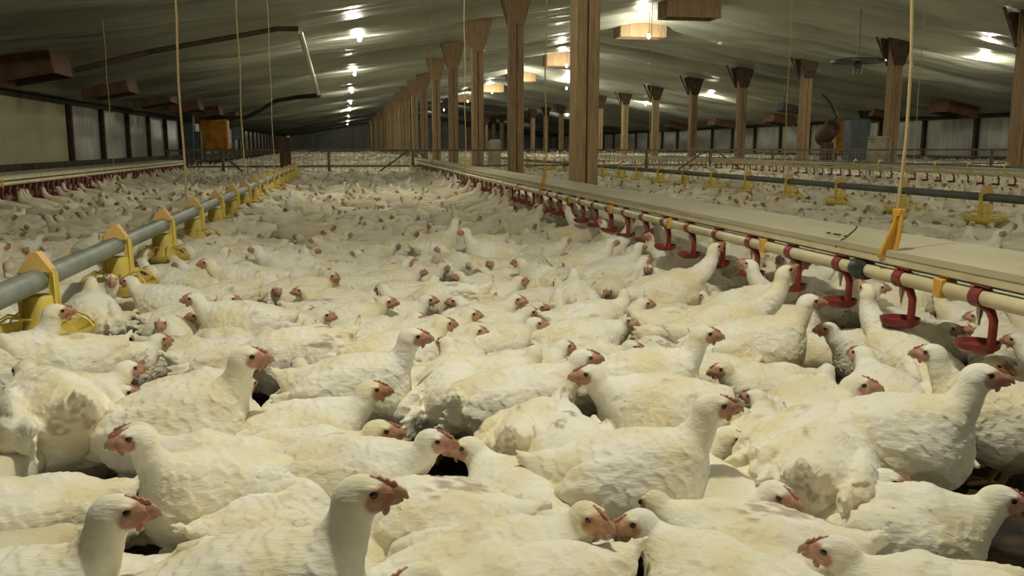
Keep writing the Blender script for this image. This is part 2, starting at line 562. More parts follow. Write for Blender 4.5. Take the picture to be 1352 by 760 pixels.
# fittings of the near part
def on_line(t, name, mb, m, y, z=0.0):
    return link(name, mb.mesh(name, m), t, (0, y - 0.9, z))
for y in [2.13, 3.18, 4.2, 5.2, 6.2, 7.2, 8.2]:
    on_line(D1, 'pipe_clip', MB().box((-0.002, 0, PIPEZ + 0.002), (0.052, 0.034, 0.052)).box((0, 0, PIPEZ + 0.032), (0.018, 0.03, 0.02)), M['clip'], y)
for y in [2.36, 7.10, 12.0, 16.6]:
    # amber hanger: a narrow A shape that grips the rail
    hb = MB()
    hb.tube([(0.0, 0.0, 0.185), (-0.004, 0.004, 0.15), (-0.012, 0.018, 0.10), (-0.016, 0.030, 0.066), (-0.022, 0.050, 0.056)], [0.011, 0.015, 0.018, 0.020, 0.012], 6, True, 0.55)
    hb.tube([(0.0, -0.012, 0.185), (-0.004, -0.014, 0.13), (-0.010, -0.010, 0.072)], [0.007, 0.007, 0.006], 5)
    hb.box((0, 0, 0.19), (0.022, 0.034, 0.022))
    on_line(D1, 'hanger', hb, M['clip'], y, PIPEZ)
kb = MB().lathe([(0.0, -0.042), (0.028, -0.040), (0.034, -0.02), (0.034, 0.02), (0.028, 0.040), (0.0, 0.042)], (0, 0, 0), 16, Matrix.Rotation(PI / 2, 3, 'X'))
on_line(D1, 'coupling', kb, M['black'], 2.53, PIPEZ)
on_line(D1, 'gap_shade', MB().tube([(0.0, 0, 0.031), (0, 19, 0.031)], 0.004, 5), M['black'], 0.95, PIPEZ)  # black tube standing in for the shaded gap between pipe and rail
hk = MB().tube([(-0.018, 0, 0.055), (-0.014, -0.012, 0.075), (0.0, -0.026, 0.088), (0.03, -0.03, 0.115), (0.035, -0.032, 0.125)], 0.0028, 5)
on_line(D1, 'wire_hook', hk, M['rust'], 2.66, PIPEZ)
for i_ in range(4):
    yk = (2.825, 2.783, 2.758, 2.715)[i_]
    mk = MB()
    mk.lathe([(0.0, 0.003), (0.005, 0.002), (0.007, 0.0), (0.0, 0.0)], (0.052, 0, 0.0), 8).tube([(0.052, -0.004, 0.001), (0.045, -0.006, 0.0015), (0.036, -0.004, 0.001)], [0.003, 0.003, 0.001], 5)
    on_line(D1, 'dark_mark', mk, M['grime'], yk, PIPEZ + 0.084)

D2 = drinker_line(-3.4, 6.5, 20.1, 0.42, 6.8, 'cream drinker line with dense red cups and a beige top board below the tarpaulin wall', 0, -1, 0.2, 95)
for i_ in range(3):
    c_ = MB().box((0, 0, PIPEZ + 0.012), (0.056, 0.028, 0.086))
    link('pipe_clip', c_.mesh('pipe_clip', M['clip']), D2, (0, 3.2 + i_ * 3, 0))
for ch in D2.children:
    if ch.name.startswith('drinker_cup') and ch.get('kind') != 'stuff':
        ch.scale = (1.4, 1.4, 1.4)
        ch.location.z = PIPEZ - 0.14 * 1.4
D3 = drinker_line(8.6, 8.0, 34.0, 0.05, 8.2, 'distant drinker line with hooked red cups beyond the dark feeder tube', 0, 1, 0.3, 95)

# ------------------------------------------------------------------ feeder lines
def feeder_meshes(n):
    pan = MB().lathe([(0.0, 0.004), (0.09, 0.0), (0.13, 0.012), (0.154, 0.036), (0.160, 0.054), (0.165, 0.054), (0.163, 0.046), (0.156, 0.028), (0.132, 0.0), (0.09, -0.012), (0.0, -0.010)], n=n).mesh('feeder_pan', M['yellow'])
    g = MB()
    for k_ in range(10):
        an = 2 * PI * k_ / 10
        c_, s_ = math.cos(an), math.sin(an)
        g.tube([(0.045 * c_, 0.045 * s_, 0.085), (0.10 * c_, 0.10 * s_, 0.098), (0.146 * c_, 0.146 * s_, 0.072), (0.160 * c_, 0.160 * s_, 0.052)], 0.0038, 4)
    grid = g.mesh('pan_spoke', M['yellow'])
    hop = MB().lathe([(0.080, 0.022), (0.058, 0.05), (0.050, 0.09), (0.048, 0.15), (0.042, 0.16), (0.0, 0.16)], n=n)
    hopper = hop.mesh('hopper', M['yellow'])
    yk = MB()
    for sx_ in (-1, 1):
        yk.tube([(sx_ * 0.050, 0, 0.08), (sx_ * 0.048, 0, 0.16), (sx_ * 0.046, 0, 0.238)], [0.020, 0.019, 0.017], 6, True, 0.35)
        yk.tube([(sx_ * 0.055, -0.014, 0.085), (sx_ * 0.051, -0.013, 0.235)], 0.004, 4)
        yk.tube([(sx_ * 0.055, 0.014, 0.085), (sx_ * 0.051, 0.013, 0.235)], 0.004, 4)
    yk.tube([(-0.050, 0, 0.236), (0.050, 0, 0.236)], 0.016, 6, True, 0.5)
    yoke = yk.mesh('yoke', M['yellow'])
    cap = MB().prism([(-0.049, -0.026, 0.238), (0.049, -0.026, 0.238), (0.049, -0.026, 0.246), (0.010, -0.026, 0.304), (-0.010, -0.026, 0.304), (-0.049, -0.026, 0.246)], (0, 0.052, 0)).mesh('cap', M['yellow_cap'], False)
    return pan, grid, hopper, yoke, cap
FP = feeder_meshes(28)
FPL = feeder_meshes(12)
FEEDX, FEEDZ = -1.0, 0.205
feeder_ys = [2.07 + 1.035 * k_ for k_ in range(17)]
def feeder_line(x, ys_, y0, y1, pm, label, ndet, tr=0.037, dz=0.0):
    t = empty('feeder_line', (x, y0, 0))
    tag(t, label, 'feeder line')
    L = y1 - y0
    link('auger_tube', MB().tube([(0, L * q / 6, FEEDZ + 0.212 + dz) for q in range(7)], tr, 16).mesh('auger_tube', pm), t)
    for i_, y in enumerate(ys_):
        me = FP if i_ < ndet else FPL
        p = link('feeder_pan', me[0], t, (0, y - y0, FEEDZ + dz))
        for nm, mm in zip(('pan_spoke', 'hopper', 'yoke', 'cap'), me[1:]):
            link(nm, mm, p)
    return t
feeder_line(FEEDX, feeder_ys, 0.5, 19.2, M['grey_pipe'], 'grey feeder tube with yellow pans running beside the open bird floor', 8)
feeder_line(5.1, [5.29 + 1.09 * k_ for k_ in range(20)], 3.5, 30.0, M['dark_pipe'], 'dark feeder tube with yellow pans behind the timber posts', 4, 0.034, 0.02)
feeder_line(12.4, [14 + 1.03 * k_ for k_ in range(16)], 12.0, 34.0, M['dark_pipe'], 'third feeder tube with yellow pans far across the house', 0, 0.034, 0.02)

c = at_z(-38, 586, 0.20)
t = empty('feed_tray', (c.x, c.y, 0))
tag(t, 'yellow plastic feed tray just showing at the frame edge beside the soiled rump', 'feed tray')
link('tray', MB().lathe([(0.0, 0.155), (0.09, 0.155), (0.118, 0.185), (0.124, 0.205), (0.130, 0.205), (0.128, 0.185), (0.095, 0.145), (0.0, 0.145)], n=28).mesh('tray', M['yellow']), t)
link('pedestal', MB().lathe([(0.07, 0.0), (0.06, 0.02), (0.05, 0.08), (0.055, 0.148)], n=16).mesh('pedestal', M['yellow']), t)

# ------------------------------------------------------------------ suspension ropes
def rope(x, y, z0, label, r=0.0055):
    zt = 2.02 + (min(x, 2 * RIDGE - x) - XL) * 0.166 + 0.02
    mb = MB()
    n_ = 14
    mb.tube([(0.006 * math.sin(i_ * 1.3), 0.006 * math.cos(i_ * 1.9), z0 + (zt - z0) * i_ / n_) for i_ in range(n_ + 1)], r, 5)
    o = link('suspension_rope', mb.mesh('suspension_rope', M['rope']), None, (x, y, 0))
    tag(o, label, 'rope')
rope(1.6, 2.36, PIPEZ + 0.20, 'thin twisted rope holding the big amber hanger of the drinker line', 0.0048)
for i_, y in enumerate([7.10, 12.0, 16.6]):
    rope(1.6, y, PIPEZ + 0.20, 'thin rope down to the drinker line top board, %s rope behind the amber hanger' % nth(i_))
rope(-1.0, 5.93, 0.5, 'yellowish rope hanging to the grey feeder tube past the wall panels', 0.0075)
rope(-1.0, 9.32, 0.45, 'rope hanging to the grey feeder tube before the orange cabinet', 0.0075)
rope(-1.0, 13.2, 0.45, 'faint rope hanging to the far end of the grey feeder tube')
rope(-3.4, 9.55, PIPEZ + 0.06, 'brown rope hanging in front of the cream tarpaulin')
rope(-3.4, 14.2, PIPEZ + 0.06, 'faint brown rope holding the drinker line past the cream tarpaulin')
rope(5.1, 9.8, 0.46, 'pale rope holding the dark feeder tube between the timber posts')
rope(5.1, 14.6, 0.46, 'second pale rope holding the dark feeder tube deeper in the house')
rope(8.6, 12.4, 0.5, 'rope holding the distant drinker line near the round ceiling fan')

# ------------------------------------------------------------------ fence with gate post
t = empty('fence', (0, 20.2, 0))
tag(t, 'low rail and wire net fence crossing the house behind the feeder lines', 'fence')
link('top_rail', MB().box((10.0, 0, 0.745), (27.6, 0.05, 0.045)).mesh('top_rail', M['rail']), t)
link('bottom_rail', MB().box((10.0, 0, 0.40), (27.6, 0.03, 0.03)).mesh('bottom_rail', M['rail']), t)
pm_ = MB().box((0, 0, 0.38), (0.06, 0.06, 0.76)).mesh('fence_post', M['rail'])
for x in [-3.7, -2.6, -0.35, 1.5, 3.9, 5.4, 7.0, 8.6, 10.2, 11.8, 13.4, 16.2, 17.8, 19.4, 21, 22.6]:
    link('fence_post', pm_, t, (x, 0, 0))
for x0, x1 in ((1.45, 0.75), (1.55, 2.2), (8.5, 7.8), (8.7, 9.4), (-2.7, -2.2)):
    link('brace', MB().tube([(x0, 0.02, 0.76), (x1, 0.02, 0.28)], 0.022, 6).mesh('brace', M['rail']), t)
nb = MB()
q = -3.7
while q < 23.6:
    nb.box((q, 0.01, 0.4), (0.006, 0.006, 0.78))
    q += 0.1
for zz in [0.08 + 0.1 * k_ for k_ in range(7)]:
    nb.box((9.95, 0.01, zz), (27.4, 0.006, 0.006))
link('wire_net', nb.mesh('wire_net', M['net']), t)

t = empty('gate_board', (-1.28, 19.3, 0))
tag(t, 'dark brown upright plank standing against the fence at the end of the feeder tube', 'board')
link('plank', MB().box((0, 0, 0.52), (0.11, 0.04, 1.04)).box((0.115, 0.005, 0.50), (0.11, 0.04, 1.0)).mesh('plank', M['rust']), t)
link('batten', MB().box((0.06, -0.03, 0.75), (0.24, 0.025, 0.06)).mesh('batten', M['rust']), t)
link('bolt', MB().lathe([(0, 0.0), (0.03, 0.0), (0.03, 0.03), (0, 0.03)], (0.12, -0.02, 1.02), 10).mesh('bolt', M['white_tube']), t)

# ------------------------------------------------------------------ equipment by the left wall and right side
t = empty('orange_cabinet', (-5.9, 43.5, 0))
tag(t, 'orange metal cabinet standing by the wall under the dark hose', 'cabinet')
link('casing', MB().box((0, 0, 1.35), (1.25, 0.8, 1.4)).mesh('casing', M['orange']), t)
link('door', MB().box((-0.3, -0.42, 1.35), (0.56, 0.04, 1.3)).mesh('door', M['orange']), t)
for sx in (-0.5, 0.5):
    link('leg', MB().box((sx, 0, 0.33), (0.08, 0.6, 0.66)).mesh('leg', M['rust']), t)
t = empty('blue_duct', (-6.7, 41.5, 0))
tag(t, 'tall blue-grey metal duct beside the orange cabinet', 'duct')
link('body', MB().box((0, 0, 1.1), (0.45, 0.5, 2.2)).mesh('body', M['blue']), t)
link('collar', MB().box((0.35, 0, 0.85), (0.3, 0.4, 1.2)).mesh('collar', M['blue']), t)
t = empty('control_box', (-4.1, 36.5, 0))
tag(t, 'small dark grey control box on a thin stand near the orange cabinet', 'control box')
link('box', MB().box((0, 0, 1.32), (0.42, 0.25, 0.5)).mesh('box', M['blue']), t)
for sx in (-0.15, 0.15):
    link('leg', MB().box((sx, 0, 0.54), (0.05, 0.05, 1.08)).mesh('leg', M['rail']), t)

def P(px, py, depth):
    d = ray(px, py)
    return CAM + d * (depth / d.y)
# auger tube sloping from the roof, with frayed end, and its drooping dark hose
a, b = P(396, 42, 17.0), P(420, 124, 25.0)
tb = MB().tube([a, a.lerp(b, 0.5) + Vector((0, 0, 0.02)), b], [0.05, 0.05, 0.045], 10)
o = link('sloping_tube', tb.mesh('sloping_tube', M['white_tube']))
tag(o, 'bright white tube sloping down from the ceiling near the first lamps', 'tube')
pts = [P(394, 38, 17.0), P(366, 38, 17.0), P(300, 50, 16.6), P(200, 68, 16.2), P(100, 92, 15.6)]  # dark tube put in place of the shadow between the ceiling bulges
o = link('shadow_strip', MB().tube(pts, 0.045, 8).mesh('shadow_strip', M['wood_dark']))
tag(o, 'dark tube standing in for a shadow under the low ceiling towards the air inlets', 'shadow strip')
pts = [P(421, 126, 25.5), P(395, 128, 26.5), P(365, 133, 28), P(345, 145, 31), P(325, 155, 34), P(300, 155, 38), P(272, 157, 41)]
o = link('drooping_hose', MB().tube(pts, 0.07, 8).mesh('drooping_hose', M['black']))
tag(o, 'dark hose drooping from the white tube down to the blue duct', 'hose')

# round recirculation fan
c = P(1133, 80, 20.7)
t = empty('ceiling_fan', c)
tag(t, 'dark round disc fan hanging from the ceiling between two posts', 'fan')
link('disc', MB().lathe([(0.0, 0.06), (0.2, 0.07), (0.56, 0.03), (0.66, 0.0), (0.66, -0.05), (0.50, -0.06), (0.12, 0.0), (0.0, 0.0)], n=28).mesh('disc', M['black']), t)
link('motor', MB().lathe([(0.0, -0.34), (0.10, -0.33), (0.11, -0.10), (0.05, 0.0), (0.0, 0.0)], n=16).mesh('motor', M['dark_pipe']), t)
zc = 2.02 + (min(c.x, 2 * RIDGE - c.x) - XL) * 0.166 - c.z
link('stem', MB().tube([(0, 0, 0.05), (0, 0, zc)], 0.02, 6).mesh('stem', M['dark_pipe']), t)
c = P(1043, 144, 31.0)
t = empty('hanging_heater', c)
tag(t, 'dark slatted heater box hanging tilted under the ceiling beyond the round fan', 'heater')
t.rotation_euler = (0, 0.18, 0)
link('body', MB().box((0, 0, 0), (0.8, 0.5, 0.3)).mesh('body', M['black']), t)
for k_ in range(5):
    link('fin', MB().box((-0.3 + 0.15 * k_, -0.26, 0), (0.05, 0.03, 0.26)).mesh('fin', M['rust']), t)
zc = 2.02 + (min(c.x, 2 * RIDGE - c.x) - XL) * 0.166 - c.z
for sx in (-0.3, 0.3):
    link('hanger_wire', MB().tube([(sx, 0, 0.1), (sx, 0, zc)], 0.01, 4).mesh('hanger_wire', M['black']), t)
# cannon heater
c = at_z(1092, 260, 0)
c = P(1092, 192, 22.0)
t = empty('space_heater', (c.x, c.y, 0))
tag(t, 'rusty brown drum heater with a round mouth standing behind the dark feeder tube', 'heater')
link('drum', MB().lathe([(0.0, -0.34), (0.20, -0.34), (0.23, -0.30), (0.23, 0.28), (0.21, 0.33), (0.16, 0.33), (0.14, 0.2), (0.0, 0.2)], (0, 0, 1.18), 20, Matrix.Rotation(1.0, 3, 'X')).mesh('drum', M['rust']), t)
link('stand', MB().box((0, 0, 0.47), (0.24, 0.3, 0.94)).mesh('stand', M['rust']), t)
link('flue', MB().tube([(0.1, 0, 1.4), (0.25, 0, 1.6), (0.1, 0.1, 1.95), (-0.1, 0.2, 2.2)], 0.035, 8).mesh('flue', M['black']), t)
c = P(1111, 192, 34.0)
t = empty('painted_screen', (c.x, c.y, 0))
tag(t, 'orange painted screen standing beside the rusty drum heater', 'screen')
link('sheet', MB().box((0, 0, 1.2), (0.6, 0.2, 1.3)).mesh('sheet', M['orange']), t)
for sx in (-0.25, 0.25):
    link('leg', MB().box((sx, 0, 0.3), (0.06, 0.1, 0.6)).mesh('leg', M['rust']), t)
c = P(1130, 192, 31.0)
t = empty('machine_cabinet', (c.x, c.y, 0))
tag(t, 'dark blue-grey machine cabinet next to the orange panel', 'cabinet')
link('body', MB().box((0, 0, 1.0), (0.8, 0.6, 1.7)).mesh('body', M['blue']), t)
link('funnel', MB().lathe([(0.08, 0.0), (0.1, 0.1), (0.26, 0.3), (0.27, 0.3), (0.1, 0.0), (0.08, 0.0)], (0.25, 0, 1.85), 14).mesh('funnel', M['black']), t)
link('foot', MB().box((0, 0, 0.08), (0.7, 0.5, 0.16)).mesh('foot', M['rust']), t)
c = P(1160, 200, 21.0)
t = empty('plastic_barrel', (c.x, c.y, 0))
tag(t, 'dusty white plastic barrel standing before the post by the far aisle', 'barrel')
link('body', MB().lathe([(0.0, 0.0), (0.24, 0.0), (0.27, 0.04), (0.28, 0.3), (0.28, 0.62), (0.29, 0.64), (0.28, 0.66), (0.27, 0.95), (0.24, 1.03), (0.0, 1.04)], n=22).mesh('body', M['barrel']), t)
link('lid', MB().lathe([(0.0, 1.09), (0.20, 1.08), (0.27, 1.06), (0.275, 1.02), (0.26, 1.02)], n=22).mesh('lid', M['barrel']), t)
c = P(653, 192, 24.0)
t = empty('plastic_barrel', (c.x, c.y, 0))
tag(t, 'small pale barrel standing between two brown posts behind the fence', 'barrel')
link('body', MB().lathe([(0.0, 0.0), (0.17, 0.0), (0.18, 0.4), (0.18, 0.95), (0.14, 1.0), (0.0, 1.02)], n=18).mesh('body', M['barrel']), t)

# ------------------------------------------------------------------ chickens: one continuous skin from a distance field
def n3(P_, seed):
    """smooth value noise in [-1, 1]"""
    i = np.floor(P_).astype(np.int64)
    f = (P_ - i).astype(np.float32)
    f = f * f * (3 - 2 * f)
    def h(dx, dy, dz):
        q = ((i[:, 0] + dx) * 73856093) ^ ((i[:, 1] + dy) * 19349663) ^ ((i[:, 2] + dz) * 83492791) ^ (seed * 2654435761 & 0xffffffff)
        q = (q ^ (q >> 13)) * 1274126177 & 0xffffffff
        q = (q ^ (q >> 16)) & 0xffff
        return q.astype(np.float32) / 32767.5 - 1
    x, y, z = f[:, 0], f[:, 1], f[:, 2]
    a = h(0, 0, 0) * (1 - x) + h(1, 0, 0) * x
    b = h(0, 1, 0) * (1 - x) + h(1, 1, 0) * x
    c_ = h(0, 0, 1) * (1 - x) + h(1, 0, 1) * x
    d = h(0, 1, 1) * (1 - x) + h(1, 1, 1) * x
    return (a * (1 - y) + b * y) * (1 - z) + (c_ * (1 - y) + d * y) * z

def ell(P_, c, r, R=None):
    q = P_ - np.array(c, np.float32)
    if R is not None:
        q = q @ R            # columns of R: local axes
    r = np.array(r, np.float32)
    k0 = np.sqrt(((q / r) ** 2).sum(1)) + 1e-6
    k1 = np.sqrt(((q / (r * r)) ** 2).sum(1)) + 1e-6
    return k0 * (k0 - 1) / k1

def cone(P_, a, b, ra, rb):
    a = np.array(a, np.float32); b = np.array(b, np.float32)
    ba = b - a
    q = P_ - a
    h = np.clip(q @ ba / (ba @ ba), 0, 1)
    return np.sqrt(((q - h[:, None] * ba) ** 2).sum(1)) - (ra + (rb - ra) * h)

def smin(a, b, k):
    h = np.clip(0.5 + 0.5 * (b - a) / k, 0, 1)
    return b + (a - b) * h - k * h * (1 - h)

def rotm(yaw, pitch, roll=0):
    m = Matrix.Rotation(yaw, 3, 'Z') @ Matrix.Rotation(-pitch, 3, 'Y') @ Matrix.Rotation(roll, 3, 'X')
    return np.array(m, np.float32)

class Pose:
    def __init__(s, H, zc, hy=0.0, hp=0.0, bp=0.12, neckr=0.055, tail=0.10, wing=0.0, seed=1, fat=1.0, flap=0.0, dirt=0.3, curve=0.0):
        s.H = np.array(H, np.float32); s.zc = zc; s.hy = hy; s.hp = hp; s.bp = bp; s.neckr = neckr
        s.tail = tail; s.wing = wing; s.seed = seed; s.fat = fat; s.flap = flap; s.dirt = dirt; s.curve = curve
        s.stand = zc > 0.16
        s.RB = rotm(0, bp)
        s.RH = rotm(hy, hp)

def body_field(p, P_, fine=True):
    RB = p.RB
    c0 = np.array((0, 0, p.zc), np.float32)
    B = (P_ - c0) @ RB                 # body frame
    f = p.fat
    d = ell(B, (0, 0, 0), (0.138, 0.104 * f, 0.102))
    d = smin(d, ell(B, (0.066, 0, -0.008), (0.092, 0.090 * f, 0.094)), 0.03)
    d = smin(d, ell(B, (-0.092, 0, 0.018), (0.078, 0.070 * f, 0.068)), 0.03)
    for s in (-1, 1):
        d = smin(d, ell(B, (-0.03, s * 0.055, -0.055), (0.078, 0.05, 0.066)), 0.03)
    # tail: short fan
    th = 0.045
    T = B - np.array((-0.175, 0, 0.040), np.float32)
    tl = p.tail
    ta = 0.42 + tl * 2.2
    td = np.array((-math.cos(ta), 0, math.sin(ta)), np.float32)
    tb_ = np.array((-0.136, 0, 0.040), np.float32)
    d = smin(d, ell(B, tb_ + td * 0.014, (0.042, 0.034, 0.026), rotm(0, -ta)), 0.025)
    if fine:
        for q_ in range(-2, 3):
            Rt = rotm(q_ * 0.20, -ta + 0.05 * abs(q_))
            dirq = -Rt[:, 0]
            d = smin(d, ell(B, tb_ + np.array((0, q_ * 0.012, -0.004 * abs(q_)), np.float32) + dirq * (0.038 - 0.004 * abs(q_)), (0.038, 0.014, 0.0050), Rt), 0.005)
    # neck
    fH = p.RH[:, 0]; uH = p.RH[:, 2]
    base = np.array((0.092, 0, 0.034), np.float32) @ RB.T + c0
    hb = p.H - fH * 0.014 - uH * 0.014
    ctrl = np.array((max(0.135, hb[0] - 0.004 + p.curve), hb[1] * 0.3, (base[2] * 0.6 + hb[2] * 0.4)), np.float32)
    prev = base; n = 6
    rad = lambda t: p.neckr + (0.0250 - p.neckr) * (t ** 0.62)
    dn = None
    for i in range(1, n + 1):
        t = i / n
        q = base * (1 - t) ** 2 + ctrl * 2 * t * (1 - t) + hb * t * t
        c1 = cone(P_, prev, q, rad((i - 1) / n), rad(t))
        dn = c1 if dn is None else np.minimum(dn, c1)
        prev = q
    d = smin(d, dn, 0.035)
    # wings: folded plates with a crease at their edge
    Wm = None
    for s in (-1, 1):
        wz = 0.012 - p.wing * 0.5
        sp = p.flap
        Rw = rotm(-s * (0.10 + sp), -0.16 - p.wing, s * 0.18)
        w1 = ell(B, (-0.024, s * (0.086 * f + sp * 0.03), wz), (0.108, 0.026, 0.068), Rw)
        w2 = ell(B, (-0.102, s * (0.072 * f + sp * 0.07), wz - 0.004), (0.080, 0.014, 0.034), Rw)
        if fine:
            Q = B @ Rw
            ridge = np.abs(np.sin(Q[:, 2] / 0.0125 + 1.2 * np.sin(Q[:, 0] * 14 + p.seed)))
            back = np.clip((0.02 - B[:, 0]) / 0.12, 0, 1)
            w1 = w1 - 0.0030 * back * ridge
            w2 = w2 - 0.0025 * ridge
        ww = smin(w1, w2, 0.012)
        if fine:
            for q_ in range(4):
                Rq = rotm(-s * (0.22 + sp * 1.2 - 0.05 * q_), -0.20 - p.wing + 0.10 * q_, s * 0.2)
                ww = smin(ww, ell(B, (-0.136 - 0.006 * q_, s * (0.066 * f + sp * 0.10 + 0.003 * q_), wz + 0.012 - 0.013 * q_), (0.058, 0.0055, 0.0115), Rq), 0.004)
        Wm = ww if Wm is None else np.minimum(Wm, ww)
    d = smin(d, Wm, 0.009)
    # plumage relief
    hd = np.sqrt(((P_ - p.H) ** 2).sum(1))
    am = 0.22 + 0.78 * np.clip((hd - 0.04) / 0.07, 0, 1)
    d = d - am * 0.0055 * n3(P_ * 17, p.seed)
    if fine:
        S = P_ * np.array((22, 40, 40), np.float32)
        nz = n3(S, p.seed + 3)
        ang = np.arctan2(B[:, 1], B[:, 2] + 0.02)
        wob = n3(P_ * 22, p.seed + 5)
        rr = -B[:, 0] / 0.030 + wob * 0.75
        row = np.floor(rr)
        cc = ang * 3.6 + 0.5 * (row % 2) + wob * 0.35
        cc = cc - np.floor(cc) - 0.5
        sc = rr + 1.5 * cc * cc
        sc = sc - np.floor(sc)
        d = d - am * (0.0028 * nz + 0.0030 * sc * sc)
        fz = n3(P_ * np.array((60, 130, 130), np.float32), p.seed + 9)
        d = d - am * 0.0013 * fz
    # head
    h1 = ell(P_, p.H, (0.0320, 0.0215, 0.0245), p.RH)
    h2 = ell(P_, p.H + fH * 0.022 - uH * 0.004, (0.0250, 0.0145, 0.0155), p.RH)
    h3 = ell(P_, p.H + fH * 0.010 - uH * 0.014, (0.020, 0.0155, 0.012), p.RH)
    hh = smin(smin(h1, h2, 0.012), h3, 0.008)
    # brow over the eye socket and a pale ear tuft behind it
    for s in (-1, 1):
        so = p.H + fH * 0.0155 + uH * 0.0045 + p.RH[:, 1] * (s * 0.0205)
        sd = np.sqrt(((P_ - so) ** 2).sum(1)) - 0.0065
        hh = np.maximum(hh, -sd * 0.9) if False else smin(hh, ell(P_, so - fH * 0.001 + uH * 0.0065 - p.RH[:, 1] * (s * 0.004), (0.010, 0.0045, 0.0035), p.RH), 0.003)
        hh = smin(hh, ell(P_, p.H - fH * 0.006 - uH * 0.006 + p.RH[:, 1] * (s * 0.0195), (0.007, 0.004, 0.007), p.RH), 0.004)
    d = smin(d, hh, 0.012)
    # legs
    if p.stand:
        for s in (-1, 1):
            fx = 0.012
            kz = 0.075
            d = smin(d, cone(P_, (-0.01, s * 0.05, p.zc - 0.09), (-0.02, s * 0.052, kz), 0.022, 0.0115), 0.015)
            d = np.minimum(d, cone(P_, (-0.02, s * 0.052, kz), (fx, s * 0.052, 0.012), 0.0095, 0.0085))
            for a in (-0.5, 0.0, 0.5):
                d = np.minimum(d, cone(P_, (fx, s * 0.052, 0.010), (fx + 0.055 * math.cos(a), s * 0.052 + 0.055 * math.sin(a), 0.007), 0.0080, 0.0055))
            d = np.minimum(d, cone(P_, (fx, s * 0.052, 0.010), (fx - 0.028, s * 0.052, 0.007), 0.0075, 0.005))
    return d

def colours(p, V):
    """plumage, bare skin and dirt: what each bird itself carries"""
    fH = p.RH[:, 0]; uH = p.RH[:, 2]
    q = (V - (p.H + fH * 0.0275 - uH * 0.0055)) @ p.RH
    g = np.sqrt(((q / np.array((0.0275, 0.034, 0.0205))) ** 2).sum(1)) + 0.10 * n3(V * 150, p.seed)
    face = np.clip((1.12 - g) / 0.22, 0, 1)[:, None]
    base = np.array((0.90, 0.885, 0.81))
    cream = np.array((0.84, 0.78, 0.60))
    k = np.clip(0.5 + 0.9 * n3(V * 7, p.seed + 2), 0, 1)[:, None]
    col = base * (1 - 0.45 * k) + cream * 0.45 * k
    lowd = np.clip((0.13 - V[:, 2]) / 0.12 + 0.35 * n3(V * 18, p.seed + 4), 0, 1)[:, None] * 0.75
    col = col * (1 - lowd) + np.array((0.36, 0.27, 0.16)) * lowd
    d1 = n3(V * np.array((14, 30, 30)), p.seed + 8)
    dm = (np.clip((d1 - 0.62 + 0.45 * p.dirt) / 0.2, 0, 1) * np.clip((V[:, 2] - 0.1) / 0.05, 0, 1) * np.clip((0.06 - V[:, 0]) / 0.05, 0, 1) * p.dirt * np.clip(0.45 + 1.3 * n3(V * np.array((45, 110, 110)), p.seed + 12), 0, 1))[:, None]
    col = col * (1 - 0.75 * dm) + np.array((0.30, 0.20, 0.15)) * 0.75 * dm
    skm = np.clip(0.5 + 0.8 * n3(V * 90, p.seed + 6), 0, 1)[:, None]
    skin = np.array((0.58, 0.37, 0.28)) * (1 - skm) + np.array((0.38, 0.185, 0.14)) * skm
    col = col * (1 - face) + skin * face
    if p.stand:
        rr = np.sqrt(np.minimum((V[:, 1] - 0.052) ** 2, (V[:, 1] + 0.052) ** 2) + np.maximum(np.abs(V[:, 0]) - 0.05, 0) ** 2)
        leg = (np.clip((0.085 - V[:, 2]) / 0.02, 0, 1) * np.clip((0.045 - rr) / 0.01, 0, 1))[:, None]
        col = col * (1 - leg) + np.array((0.62, 0.44, 0.24)) * leg
    return col

